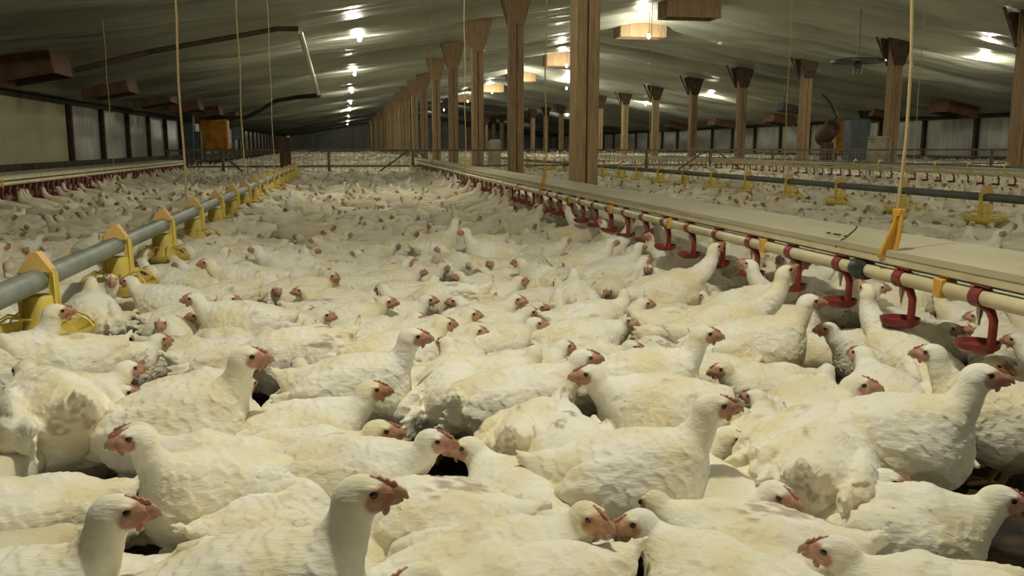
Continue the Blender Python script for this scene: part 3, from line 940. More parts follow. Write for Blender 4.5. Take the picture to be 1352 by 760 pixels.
def polygonise(p, h, fine=True):
    lo = np.array((-0.36, -0.19, -0.004)); hi = np.array((max(0.16, p.H[0] + 0.06), 0.19, max(0.42, p.H[2] + 0.06)))
    CF = 4
    nc = np.ceil((hi - lo) / (h * CF)).astype(int) + 1
    # coarse pass
    gx = [lo[a] + np.arange(nc[a]) * h * CF for a in range(3)]
    G = np.stack(np.meshgrid(*gx, indexing='ij'), -1).reshape(-1, 3).astype(np.float32)
    D = body_field(p, G, False).reshape(nc)
    nf = (nc - 1) * CF + 1
    val = np.repeat(np.repeat(np.repeat(D, CF, 0), CF, 1), CF, 2)
    pad = CF // 2
    val = val[pad:pad + nf[0], pad:pad + nf[1], pad:pad + nf[2]]
    val = np.ascontiguousarray(np.pad(val, [(0, max(0, nf[a] - val.shape[a])) for a in range(3)], mode='edge'))
    nearm = np.abs(val) < h * CF * 1.75 + 0.012
    I = np.argwhere(nearm)
    pts = (lo + I * h).astype(np.float32)
    val[nearm] = body_field(p, pts, fine)
    val[:, :, 0] = np.maximum(val[:, :, 0], 0.001)
    # surface nets
    S = val < 0
    c8 = np.zeros(np.array(val.shape) - 1, np.int8)
    for dx in (0, 1):
        for dy in (0, 1):
            for dz in (0, 1):
                c8 += S[dx:S.shape[0] - 1 + dx, dy:S.shape[1] - 1 + dy, dz:S.shape[2] - 1 + dz]
    act = (c8 > 0) & (c8 < 8)
    A = np.argwhere(act)
    vid = -np.ones(act.shape, np.int64)
    vid[act] = np.arange(len(A))
    acc = np.zeros((len(A), 3)); cnt = np.zeros(len(A))
    corners = [(a, b, c) for a in (0, 1) for b in (0, 1) for c in (0, 1)]
    for c1 in corners:
        for ax in range(3):
            if c1[ax] == 0:
                c2 = list(c1); c2[ax] = 1
                v1 = val[A[:, 0] + c1[0], A[:, 1] + c1[1], A[:, 2] + c1[2]]
                v2 = val[A[:, 0] + c2[0], A[:, 1] + c2[1], A[:, 2] + c2[2]]
                m = (v1 < 0) != (v2 < 0)
                t = np.where(m, v1 / np.where(m, v1 - v2, 1), 0)
                for k_ in range(3):
                    acc[:, k_] += np.where(m, c1[k_] + (t if k_ == ax else 0), 0)
                cnt += m
    V = lo + (A + acc / cnt[:, None]) * h
    F = []
    for ax in range(3):
        u, v = (ax + 1) % 3, (ax + 2) % 3
        sl1 = [slice(1, n_ - 1) for n_ in val.shape]; sl2 = [slice(1, n_ - 1) for n_ in val.shape]
        sl1[ax] = slice(0, val.shape[ax] - 1); sl2[ax] = slice(1, val.shape[ax])
        s1 = S[tuple(sl1)]; s2 = S[tuple(sl2)]
        E = np.argwhere(s1 != s2)
        sg = s1[tuple(E.T)]
        off = np.array([1, 1, 1]); off[ax] = 0
        E = E + off
        du = np.zeros(3, int); du[u] = 1
        dv = np.zeros(3, int); dv[v] = 1
        q0 = vid[tuple((E - du - dv).T)]; q1 = vid[tuple((E - dv).T)]; q2 = vid[tuple(E.T)]; q3 = vid[tuple((E - du).T)]
        Q = np.stack([q0, q1, q2, q3], 1)
        Q[~sg] = Q[~sg][:, ::-1]
        F.append(Q)
    F = np.concatenate(F)
    F = F[(F >= 0).all(1)]
    return V, F

def np_mesh(name, V, F, col, m):
    me = bpy.data.meshes.new(name)
    me.vertices.add(len(V)); me.vertices.foreach_set('co', V.astype(np.float32).ravel())
    nl = F.size
    me.loops.add(nl); me.loops.foreach_set('vertex_index', F.ravel().astype(np.int32))
    me.polygons.add(len(F))
    me.polygons.foreach_set('loop_start', np.arange(0, nl, F.shape[1], dtype=np.int32))
    me.polygons.foreach_set('use_smooth', np.ones(len(F), bool))
    me.update(calc_edges=True)
    ca = me.color_attributes.new('Col', 'FLOAT_COLOR', 'POINT')
    ca.data.foreach_set('color', np.concatenate([col, np.ones((len(col), 1))], 1).astype(np.float32).ravel())
    me.materials.append(m)
    return me

def head_bits(p, seed):
    """comb, beak, wattle, eyes in the bird's own frame"""
    R = Matrix([list(map(float, r)) for r in p.RH]); H = Vector([float(x) for x in p.H])
    T = lambda v: R @ Vector(v) + H
    rd = random.Random(seed)
    comb = MB()
    top = [(0.047, -0.001), (0.046, 0.009), (0.042, 0.015), (0.038, 0.014), (0.034, 0.020), (0.030, 0.018), (0.025, 0.0255), (0.020, 0.0235), (0.014, 0.0275), (0.008, 0.0245)]
    n = len(top)
    kk = 0.52 + 0.30 * rd.random()
    for sgn in (-1, 1):
        for x, z in top:
            comb.v.append(T((x, sgn * 0.0022, 0.012 + (z + 0.001 - 0.012) * kk)))
    for x, z in top:
        comb.v.append(T((x * 0.80, sgn * 0, max(0.002, z - 0.019))))
    for i in range(n - 1):
        comb.f.append((i, i + 1, n + i + 1, n + i))
        comb.f.append((i + 1, i, 2 * n + i, 2 * n + i + 1))
        comb.f.append((n + i, n + i + 1, 2 * n + i + 1, 2 * n + i))
    beak = MB()
    beak.tube([T((0.036, 0, -0.001)), T((0.046, 0, -0.001)), T((0.054, 0, -0.004)), T((0.0585, 0, -0.0105))], [0.0105, 0.0092, 0.0058, 0.0015], 10, True, 0.78)
    beak.tube([T((0.034, 0, -0.011)), T((0.045, 0, -0.0115)), T((0.0525, 0, -0.0118))], [0.0082, 0.0058, 0.0016], 8, True, 0.85)
    wat = MB()
    for sgn in (-1, 1):
        wat.tube([T((0.032, sgn * 0.006, -0.013)), T((0.031, sgn * 0.0075, -0.019)), T((0.029, sgn * 0.0075, -0.025)), T((0.028, sgn * 0.006, -0.028))], [0.004, 0.0050, 0.0042, 0.0015], 7, True, 0.6)
    eyes = []
    for sgn in (-1, 1):
        e = MB()
        rr = R @ Matrix.Rotation(sgn * 0.25, 3, 'Z') @ Matrix.Rotation(-sgn * PI / 2, 3, 'X')
        prof = [(0.0068, -0.003), (0.0064, 0.0), (0.0052, 0.0026), (0.0030, 0.0040), (0.0, 0.0045)]
        e.lathe(prof, T((0.0165, sgn * 0.0168, 0.0045)), 14, rr)
        eyes.append(e.mesh('eye', M['eye']))
    return comb.mesh('comb', M['comb']), beak.mesh('beak', M['beak'], True), wat.mesh('wattle', M['comb']), eyes

Y75 = 1.25
POSES = {}
def add(name, **kw):
    POSES[name] = Pose(**kw)
for s_, nm in ((0, 's'), (1, 'l'), (-1, 'r')):
    yy = s_ * Y75
    ly = s_ * 0.028
    add('high_' + nm, H=(0.160, ly, 0.365), zc=0.205, hy=yy * 0.9, bp=0.16, neckr=0.056, tail=0.11, seed=10 + s_, dirt=0.15)
    add('mid_' + nm, H=(0.185, ly, 0.305), zc=0.190, hy=yy, bp=0.08, neckr=0.060, tail=0.10, seed=20 + s_, dirt=0.5)
    add('low_' + nm, H=(0.178, ly * 1.3, 0.238), zc=0.138, hy=yy, hp=-0.05, bp=0.05, neckr=0.062, tail=0.08, seed=30 + s_, fat=1.08, dirt=0.3)
add('low2_s', H=(0.195, 0.012, 0.215), zc=0.130, hy=0.35, hp=-0.12, bp=0.0, neckr=0.060, seed=41, fat=1.12, dirt=0.9, wing=0.06)
add('low2_r', H=(0.155, -0.035, 0.250), zc=0.140, hy=-1.7, hp=0.0, bp=0.06, neckr=0.062, seed=45, fat=1.06, dirt=0.2)
add('reach_s', H=(0.205, 0.0, 0.418), zc=0.215, hy=0.0, hp=0.55, bp=0.26, neckr=0.056, tail=0.05, seed=51, dirt=0.2)
add('reach_r', H=(0.190, -0.02, 0.405), zc=0.212, hy=-0.7, hp=0.4, bp=0.24, neckr=0.056, tail=0.06, seed=54, dirt=0.2)
add('down_s', H=(0.235, 0.02, 0.165), zc=0.195, hy=0.3, hp=-0.6, bp=-0.12, neckr=0.060, tail=0.16, seed=61, dirt=1.0)
add('tuck_s', H=(0.120, 0.045, 0.262), zc=0.145, hy=2.2, hp=-0.2, bp=0.05, neckr=0.060, seed=65, fat=1.1, dirt=0.2)
add('flap_s', H=(0.195, 0.01, 0.300), zc=0.195, hy=0.6, bp=0.10, neckr=0.058, tail=0.14, seed=71, flap=0.42, wing=0.05, dirt=0.6)
add('rear_s', H=(0.220, 0.0, 0.260), zc=0.200, hy=0.2, hp=-0.1, bp=-0.05, neckr=0.060, tail=0.16, seed=75, dirt=0.8)

FINE_H = 0.0038
BIRD = {}
for nm, p in POSES.items():
    V, F = polygonise(p, FINE_H)
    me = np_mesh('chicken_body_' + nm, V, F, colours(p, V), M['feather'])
    BIRD[nm] = (me, head_bits(p, p.seed))

def place_bird(nm, x, y, rz, sc, parts, mirror=False, tilt=(0, 0)):
    me, (comb, beak, wat, eyes) = BIRD[nm]
    e = link('chicken', me, None, (x, y, 0))
    e.rotation_euler = (tilt[0], tilt[1], rz)
    e.scale = (sc, -sc if mirror else sc, sc)
    if parts:
        link('comb', comb, e); link('beak', beak, e); link('wattle', wat, e)
        for q in eyes:
            link('eye', q, e)
    return e

# heroes: head pixel, pose, body heading (0 = towards the drinkers, 90 = away, 180 = towards the feeders, 270 = at the camera), scale, label, tag
R0, L0 = 'facing the red drinkers', 'facing the yellow feeders'
HERO = [
 (147, 670, 'high_s', -14, 1.0, 'white chicken with tall neck at the near corner, cut by the frame', 'tall-necked chicken at the near corner'),
 (181, 578, 'high_s', 192, .92, 'white chicken with raised head facing the yellow feeders, behind the tall-necked corner chicken', 'raised-head chicken facing the feeders'),
 (167, 522, 'low_s', 10, .95, 'low white chicken showing only its face behind the raised-head chicken', 'low face behind the raised-head chicken'),
 (492, 652, 'high_s', -6, 1.06, 'largest white chicken, neck up and body stretched broad behind it near the camera', 'largest chicken near the camera'),
 (494, 520, 'mid_s', -4, .95, 'white chicken with pink face held before the dirty-winged chicken', 'pink face before the dirty-winged chicken'),
 (538, 440, 'high_s', 0, 1.0, 'plump white chicken with dark dirt streaks on its wing', 'dirty-winged plump chicken'),
 (500, 568, 'low_s', -4, 1.02, 'long low white chicken whose beak nearly touches its neighbour', 'long low chicken beak to neighbour'),
 (568, 576, 'mid_s', -15, .95, 'white chicken with upright pink comb, face ahead of the beak-to-neighbour chicken', 'upright pink comb chicken'),
 (618, 590, 'low_l', 105, .98, 'low white chicken facing the feeders, meeting the upright pink comb chicken head on', 'head-on low chicken'),
 (456, 617, 'low_s', 25, .92, 'white chicken half hidden behind the neck of the largest chicken', 'half hidden chicken by the big neck'),
 (797, 690, 'down_s', -70, .95, 'fluffy white chicken with head bowed, next to the face pressed under a neighbour', 'bowed fluffy chicken'),
 (848, 686, 'low_l', 125, .96, 'white chicken pressing its face under a large neighbour', 'face pressed under neighbour'),
 (556, 752, 'low_s', 190, 1.0, 'white chicken at the bottom edge with a long flat comb', 'bottom edge chicken with flat comb'),
 (938, 533, 'high_s', 4, 1.0, 'broad white chicken with curved neck and beak open towards the drinkers', 'curved-neck broad chicken'),
 (1139, 512, 'mid_r', 65, 1.0, 'white chicken seen from behind turning its head over its shoulder', 'over-the-shoulder chicken'),
 (1299, 499, 'high_s', 6, 1.05, 'tall white chicken below the biggest red cup, long back sloping away', 'tall chicken below the biggest cup'),
 (1020, 643, 'low_s', -28, 1.0, 'white chicken with head tipped down and red comb edge towards the camera', 'tipped-down comb chicken'),
 (1172, 638, 'low_s', -8, .95, 'white chicken resting its chin on a neighbour, comb pointed', 'chin-resting chicken'),
 (1315, 654, 'low_s', 5, 1.0, 'white chicken with dark face shadowed at the frame edge', 'dark-faced edge chicken'),
 (1112, 720, 'low_s', 178, 1.0, 'low white chicken facing the feeders near the bottom edge with small red comb', 'small red comb chicken'),
 (75, 411, 'high_s', -4, 1.0, 'white chicken looking towards the drinkers right below the first yellow hopper', 'chicken below the first yellow hopper'),
 (276, 347, 'mid_s', 170, 1.0, 'white chicken with alert head facing the feeders behind a dark gap', 'alert chicken facing the feeders'),
 (259, 394, 'mid_s', 175, .98, 'white chicken peering to the feeders with another face below its beak', 'peering chicken'),
 (262, 417, 'low_l', 105, .92, 'small pink face directly under the peering chicken', 'pink face under the peering chicken'),
 (304, 397, 'low_s', 10, .95, 'white chicken back to back with the peering chicken', 'back-to-back chicken'),
 (398, 385, 'low_s', 180, .95, 'white chicken bending its pink face to the feeders in the middle flock', 'bending pink face chicken'),
 (363, 384, 'low_l', 200, .95, 'white chicken just in front of the bending pink face', 'chicken ahead of the bending face'),
 (206, 447, 'low_s', 20, .9, 'small-faced white chicken lying behind the round upright back', 'small-faced chicken'),
 (166, 486, 'low_s', 15, 1.0, 'white chicken with pale red comb resting behind the big domed back', 'pale comb chicken'),
 (328, 469, 'high_s', -20, 1.06, 'heavy white chicken with smooth domed body and a narrow upright face', 'heavy domed chicken'),
 (387, 497, 'low_s', 95, .9, 'white chicken with the back of its head showing beside the dark gap', 'turned-away head by the gap'),
 (423, 414, 'low_s', -5, .95, 'white chicken with ruffled face before the dirty-winged chicken', 'ruffled face chicken'),
 (418, 353, 'low_s', 0, .95, 'pink face chicken beyond the bending pink face', 'pink face beyond the bender'),
 (337, 310, 'low_s', 10, .95, 'bright red faced chicken near the second yellow pan', 'bright red faced chicken'),
 (382, 325, 'low_s', 80, .95, 'chicken looking away in the middle flock near the bright red face', 'chicken by the bright red face'),
 (50, 313, 'mid_s', 0, .95, 'chicken behind the feeder tube with its head just over it', 'chicken over the feeder tube'),
 (617, 304, 'high_s', 185, 1.0, 'white chicken standing tall above the flock, facing the feeders', 'tall standing chicken in mid flock'),
 (586, 327, 'mid_l', 100, .95, 'chicken with reddish face standing beside the tall mid flock chicken', 'reddish face by the tall chicken'),
 (538, 347, 'low_s', 20, .95, 'low chicken with flat pink face in the centre flock', 'flat pink face'),
 (553, 358, 'low_s', -10, .97, 'chicken with round dark eye just ahead of the flat pink face', 'round-eyed chicken'),
 (584, 352, 'low_s', 10, .95, 'orange faced chicken behind two neighbours in the centre', 'orange faced chicken'),
 (605, 366, 'low_s', 200, .95, 'chicken with deep red face pointing down in the centre', 'deep red face'),
 (640, 355, 'low_s', 185, .95, 'chicken beside the standing one with its tail feathers spread', 'spread tail neighbour'),
 (686, 371, 'low_s', 15, .95, 'sleepy chicken lying under the tall mid flock chicken', 'sleepy chicken'),
 (512, 400, 'low_s', 0, 1.0, 'chicken with beak down behind the dirty-winged chicken', 'beak-down chicken'),
 (565, 397, 'low_s', 10, .95, 'chicken with half hidden face two rows behind the dirty-winged chicken', 'half hidden face'),
 (604, 397, 'low_l', 100, .95, 'chicken with dark brow in the centre flock', 'dark brow chicken'),
 (547, 418, 'low_s', -5, .95, 'chicken whose red comb shows right behind the dirty-winged one', 'red comb behind the dirty wing'),
 (581, 426, 'mid_s', 15, .95, 'chicken with neck raised next to the dirty-winged chicken', 'raised neck beside the dirty wing'),
 (622, 418, 'low_s', 0, .97, 'one of two overlapping red faces in the centre, the rear one', 'rear overlapping red face'),
 (628, 438, 'low_r', 70, .9, 'one of two overlapping red faces in the centre, the lower one', 'lower overlapping red face'),
 (680, 394, 'low_r', 60, 1.0, 'chicken with pointed orange face above the cluster of three heads', 'pointed orange face'),
 (696, 411, 'low_s', 5, .95, 'middle head of the cluster of three heads', 'middle head of the cluster'),
 (708, 402, 'low_l', 295, .9, 'rear head of the cluster of three heads', 'rear head of the cluster'),
 (706, 427, 'low_s', -8, .97, 'front head of the cluster of three heads', 'front head of the cluster'),
 (771, 473, 'mid_s', 4, 1.0, 'chicken with dark lined face and tall comb behind the brown-cheeked one', 'tall comb dark lined face'),
 (780, 492, 'mid_s', 195, 1.0, 'brown-cheeked white chicken facing the feeders with folded creamy wing', 'brown-cheeked chicken'),
 (847, 399, 'low_s', 5, .95, 'chicken with orange face in front of the low red cups', 'orange face before the cups'),
 (855, 357, 'mid_s', 262, .95, 'chicken facing the camera before the low red cups', 'camera-facing chicken'),
 (893, 364, 'low_s', 200, .92, 'bright pink faced chicken under the row of red cups', 'bright pink face under the cups'),
 (713, 330, 'low_s', 60, .95, 'yellowish chicken lying behind the sleepy chicken', 'yellowish chicken'),
 (806, 318, 'high_s', 10, .95, 'chicken with neck raised to the row of red cups', 'neck raised to the cups'),
 (861, 476, 'low_s', -15, .95, 'white chicken dozing with only its red comb showing', 'dozing red comb chicken'),
 (460, 310, 'low_s', 0, .95, 'faint faced chicken far in the centre flock', 'faint face far centre'),
 (505, 290, 'low_s', 190, .95, 'far chicken with dark face among the distant flock', 'far dark face'),
 (520, 323, 'low_s', 10, .95, 'chicken with double chin in the distant centre', 'double chin chicken'),
 (472, 333, 'low_l', 100, .95, 'chicken with red cheek left of the flat pink face row'.replace('left of', 'beyond'), 'red cheek chicken'),
 (921, 437, 'high_s', 0, .98, 'white chicken with a thick yellowish neck and lifted head', 'thick yellowish neck chicken'),
 (937, 326, 'reach_s', 30, 1.0, 'white chicken stretching its neck up to the fourth red cup', 'chicken stretching to the fourth cup'),
 (1030, 357, 'reach_s', 22, 1.02, 'large white chicken stretching its long neck up to a red cup to drink', 'large stretching drinker chicken'),
 (1066, 396, 'high_s', 2, 1.0, 'white chicken with upright head waiting just in front of the drinking one', 'waiting upright chicken'),
 (1097, 430, 'mid_s', 200, .9, 'brown faced chicken under the drinker line beneath the third cup', 'brown face beneath the third cup'),
 (1138, 388, 'reach_s', 130, .95, 'chicken with thick neck stretched into the third cup', 'thick neck at the third cup'),
 (1163, 382, 'mid_s', 0, .9, 'chicken passing behind the second red cup', 'chicken behind the second cup'),
 (1238, 463, 'high_s', 175, .95, 'grey-faced chicken between the two big red cups facing the feeders', 'grey-faced chicken between cups'),
 (1252, 434, 'low_s', 5, .95, 'chicken with pale orange face behind the biggest red cup', 'pale orange face behind the cup'),
 (1343, 450, 'low_s', 175, .95, 'pink faced chicken cut by the frame behind the biggest red cup', 'cut pink face behind the cup'),
]
# bodies whose heads are hidden or turned away: body centre pixel on the back
BODY = [
 (98, 452, 'mid_r', 205, 1.0, 'yellowish ruffled chicken under the first yellow hopper with its breast to the camera', 'ruffled yellowish chicken'),
 (592, 652, 'low2_s', 165, 1.0, 'smooth broad white back between the head-on low chicken and the largest chicken', 'smooth broad back'),
 (640, 722, 'low_r', 12, 1.02, 'creamy white back at the bottom edge right below the smooth broad back', 'creamy back at the bottom edge'),
 (118, 398, 'mid_s', 92, 1.05, 'round upright white back turned to the camera between hopper and peering chicken', 'round upright back'),
 (62, 510, 'rear_s', 95, 1.15, 'big soiled rump of a white chicken with dark gap below it', 'big soiled rump'),
 (300, 595, 'low_s', 168, 1.08, 'broad ruffled white back lying between the feeders and the largest chicken', 'broad ruffled back'),
 (700, 548, 'rear_s', 80, .92, 'white chicken with pointed tail tip standing straight up', 'pointed tail tip'),
 (1005, 690, 'low2_s', 160, 1.0, 'long flat creamy wing of a lying chicken near the bottom edge', 'long flat creamy wing'),
 (1170, 505, 'flap_s', 110, 1.0, 'white chicken half spreading its wings below the second red cup', 'wing-spreading chicken'),
 (600, 490, 'flap_s', 100, .95, 'white chicken with loose yellowish wing feathers beside the dirty-winged one', 'loose wing feathers'),
 (395, 442, 'down_s', 178, 1.0, 'white chicken with red scratched skin on its flank and head bowed', 'scratched flank chicken'),
 (1085, 580, 'rear_s', 85, 1.0, 'white fan shaped rump in front of the over-the-shoulder chicken', 'fan shaped rump'),
 (30, 650, 'low_s', 185, 1.0, 'flat white back at the frame edge behind the tall-necked corner chicken', 'flat back at the frame edge'),
]
birds = []     # x, y, heading, scale, pose, fixed, label, tag
def wrap(nm, x, y, a, sc, fixed, label, tg, mirror=False):
    birds.append(dict(nm=nm, x=x, y=y, a=a, sc=sc, fixed=fixed, label=label, tag=tg, mirror=mirror))
def view_az(px):
    return PSI + math.atan((px - 676) / FPX)
for px, py, nm, deg, sc, lab, tg in HERO:
    p = POSES[nm]
    a = math.radians(deg) - view_az(px)
    w_ = at_z(px, py, float(p.H[2]) * sc)
    hx, hy = float(p.H[0]) * sc, float(p.H[1]) * sc
    wrap(nm, w_.x - (hx * math.cos(a) - hy * math.sin(a)), w_.y - (hx * math.sin(a) + hy * math.cos(a)), a, sc, True, lab, tg)
for px, py, nm, deg, sc, lab, tg in BODY:
    p = POSES[nm]
    w_ = at_z(px, py, (p.zc + 0.075) * sc)
    wrap(nm, w_.x, w_.y, math.radians(deg) - view_az(px), sc, True, lab, tg)
NH = len(birds)

# the crowd between them: packed standing room, pushed apart until bodies only touch
def in_floor(x, y, margin=0.0):
    return -3.75 < x < 25.5 and 0.6 < y
def visible(x, y, m=60):
    q = project((x, y, 0.22))
    return q is not None and -m < q[0] < 1352 + m and q[1] < 760 + 130 * min(2.0, 1.2 / q[2]) * 1.2
SP = 0.252
cand = []
j = 0
y = 0.75
while y < 13.0:
    x = -3.7 + (SP / 2 if j % 2 else 0)
    while x < 12:
        xx = x + random.uniform(-0.05, 0.05); yy = y + random.uniform(-0.05, 0.05)
        if visible(xx, yy, 90) and (xx * xx + yy * yy) > 0.85 ** 2:
            cand.append((xx, yy))
        x += SP
    y += SP * 0.866
    j += 1
def circ(b):
    c_, s_ = math.cos(b['a']), math.sin(b['a'])
    return [(b['x'] + c_ * o_, b['y'] + s_ * o_) for o_ in (-0.085, 0.0, 0.085)]
def is_feeder(x, y):
    for X_, ys_ in ((FEEDX, feeder_ys), (5.1, [5.29 + 1.09 * k_ for k_ in range(20)])):
        if abs(x - X_) < 0.4:
            for fy in ys_:
                if (x - X_) ** 2 + (y - fy) ** 2 < 0.20 ** 2:
                    return True
    return False
hc = np.array([c_ for b in birds for c_ in circ(b)])
MIX = ['low_s'] * 5 + ['low_l'] * 3 + ['low_r'] * 3 + ['low2_s'] * 3 + ['low2_r'] * 2 + ['mid_s'] * 3 + ['mid_l', 'mid_r'] + ['tuck_s'] * 2 + ['down_s'] + ['rear_s'] + ['flap_s'] + ['high_s']
for (x, y) in cand:
    dmin = np.sqrt(((hc - np.array((x, y))) ** 2).sum(1)).min()
    if dmin < 0.145 or is_feeder(x, y):
        continue
    nm = random.choice(MIX)
    if y < 2.3 and nm[:3] in ('mid', 'hig', 'fla'):
        nm = random.choice(['low_s', 'low2_s', 'low_r', 'tuck_s'])
    a = math.radians(random.choice([0, 15, -20, 175, 190, 90, 60, 120, 30, 350, 270, 230]) + random.uniform(-18, 18))
    wrap(nm, x, y, a, random.uniform(0.86, 1.02), False, None, None, random.random() < 0.5)
# relaxation with three discs per bird
Bx = np.array([(b['x'], b['y'], b['a']) for b in birds])
fix = np.array([b['fixed'] for b in birds])
offs = np.array((-0.078, 0.0, 0.078))
N_ = len(birds)
A0 = Bx[:, 2].copy()
HX = np.array([(float(POSES[b['nm']].H[0]) * b['sc'] * (1 if i_ < len(HERO) else 0), float(POSES[b['nm']].H[1]) * b['sc'] * (1 if i_ < len(HERO) else 0)) for i_, b in enumerate(birds)])
for it in range(60):
    cs = np.stack([Bx[:, None, 0] + np.cos(Bx[:, 2:3]) * offs, Bx[:, None, 1] + np.sin(Bx[:, 2:3]) * offs], -1).reshape(-1, 2)
    owner = np.repeat(np.arange(N_), 3)
    oo = np.tile(offs, N_)
    # neighbour search by sorting on y
    order = np.argsort(cs[:, 1])
    mv = np.zeros((N_, 3))
    ysrt = cs[order, 1]
    for k_ in range(1, 80):
        i1 = order[:-k_]; i2 = order[k_:]
        dy_ = cs[i2, 1] - cs[i1, 1]
        dd = cs[i2] - cs[i1]
        ds = np.sqrt((dd ** 2).sum(1)) + 1e-6
        m_ = (ds < 0.172) & (owner[i1] != owner[i2])
        if not m_.any():
            continue
        a1, a2 = i1[m_], i2[m_]
        dirn = dd[m_] / ds[m_][:, None]
        pen = (0.172 - ds[m_]) * 0.28
        for (idx, sg) in ((a1, -1), (a2, 1)):
            ow = owner[idx]
            np.add.at(mv, (ow, 0), sg * dirn[:, 0] * pen)
            np.add.at(mv, (ow, 1), sg * dirn[:, 1] * pen)
            tq = sg * (np.cos(Bx[ow, 2]) * dirn[:, 1] - np.sin(Bx[ow, 2]) * dirn[:, 0]) * oo[idx] * pen * 25
            np.add.at(mv, (ow, 2), tq)
    mv[:, :2] = np.clip(mv[:, :2], -0.03, 0.03)
    mv[:, 2] = np.clip(mv[:, 2], -0.12, 0.12)
    mv[fix, :2] = 0
    mv[fix, 2] *= 0.5
    sw = np.clip(Bx[:, 2] + mv[:, 2] - A0, -0.14, 0.14) + A0
    na = np.where(fix, sw, Bx[:, 2] + mv[:, 2])
    hxy = HX * (1 - 0)
    co_, so_ = np.cos(Bx[:, 2]), np.sin(Bx[:, 2])
    cn_, sn_ = np.cos(na), np.sin(na)
    px_ = Bx[:, 0] + co_ * hxy[:, 0] - so_ * hxy[:, 1]
    py_ = Bx[:, 1] + so_ * hxy[:, 0] + co_ * hxy[:, 1]
    mv[:, 0] += np.where(fix, px_ - (cn_ * hxy[:, 0] - sn_ * hxy[:, 1]) - Bx[:, 0], 0)
    mv[:, 1] += np.where(fix, py_ - (sn_ * hxy[:, 0] + cn_ * hxy[:, 1]) - Bx[:, 1], 0)
    mv[:, 2] = na - Bx[:, 2]
    Bx += mv
for b, r_ in zip(birds, Bx):
    b['x'], b['y'], b['a'] = map(float, r_)
keep = []
for b in birds:
    if b['fixed']:
        keep.append(b)
        continue
    c1 = np.array(circ(b))
    ds = np.sqrt(((hc[None] - c1[:, None]) ** 2).sum(-1)).min()
    if ds < 0.115 or is_feeder(b['x'], b['y']):
        continue
    keep.append(b)
birds = keep
hc = np.array([c_ for b in birds[:NH] for c_ in circ(b)])
for i_ in range(NH):
    for j_ in range(i_ + 1, NH):
        ci, cj = np.array(circ(birds[i_])), np.array(circ(birds[j_]))
        dm_ = np.sqrt(((ci[:, None] - cj[None]) ** 2).sum(-1)).min()
        if dm_ < 0.10: print('CLOSE', i_, j_, round(float(dm_), 3), birds[i_]['tag'], '|', birds[j_]['tag'])
for b in birds:
    if not b['fixed'] and 0.1 < abs(b['x'] - FEEDX) < 0.42 and b['y'] > 2.0 and random.random() < 0.6:
        b['nm'] = random.choice(['mid_s', 'mid_s', 'mid_r', 'down_s', 'rear_s'])
        b['a'] = (0.0 if b['x'] < FEEDX else PI) + random.uniform(-0.5, 0.5)
# birds drinking: turn those beside the lines towards the cups
for b in birds:
    if b['fixed']:
        continue
    for lx in (1.6, -3.4):
        if 0.12 < abs(b['x'] - lx) < 0.42 and b['y'] > 3.0 and random.random() < 0.55:
            b['nm'] = random.choice(['reach_s', 'reach_r', 'high_s'])
            b['a'] = (0.0 if b['x'] < lx else PI) + random.uniform(-0.3, 0.3)
# a bird never stands in front of one of the hand-placed faces
faces = []
for px, py, nm, deg, sc, lab, tg in HERO:
    w_ = at_z(px, py, float(POSES[nm].H[2]) * sc)
    faces.append((px, py, (w_ - CAM).dot(F_)))
ok = []
for b in birds:
    hit = False
    if not b['fixed']:
        p = POSES[b['nm']]
        top = (p.zc + 0.105) * b['sc']
        for o_ in (-0.1, 0, 0.1):
            q = project((b['x'] + math.cos(b['a']) * o_, b['y'] + math.sin(b['a']) * o_, top - 0.01))
            if q is None: continue
            rp = 0.095 / q[2] * FPX
            for fx, fy, fd in faces:
                if q[2] < fd - 0.02 and abs(fx - q[0]) < rp and q[1] - 4 < fy < q[1] + rp * 2:
                    hit = True
        hx, hy = float(p.H[0]), float(p.H[1])
        q = project((b['x'] + hx * math.cos(b['a']), b['y'] + hx * math.sin(b['a']), float(p.H[2])))
        if q:
            rp = 0.035 / q[2] * FPX
            for fx, fy, fd in faces:
                if q[2] < fd and abs(fx - q[0]) < rp and abs(fy - q[1]) < rp:
                    hit = True
    if hit and b['nm'][:3] not in ('low', 'tuc'):
        b['nm'] = 'low2_s'
        ok.append(b)
    elif not hit:
        ok.append(b)
birds = ok
for b in birds:
    q = project((b['x'], b['y'], 0.2))
    b['d'] = q[2] if q else 0.1
    b['q'] = q
    b['in'] = q is not None and -40 < q[0] < 1392 and q[1] < 760 + 0.12 / q[2] * FPX
near = [b for b in birds if b['fixed']]
rest = sorted([b for b in birds if not b['fixed'] and b['in']], key=lambda b: b['d'])
outside = [b for b in birds if not b['in'] and not b['fixed']]
n_ind = 298 - len(near)
indiv = near + rest[:n_ind]
flock = rest[n_ind:]
DLIM = max(b['d'] for b in rest[:n_ind]) if n_ind > 0 else 5

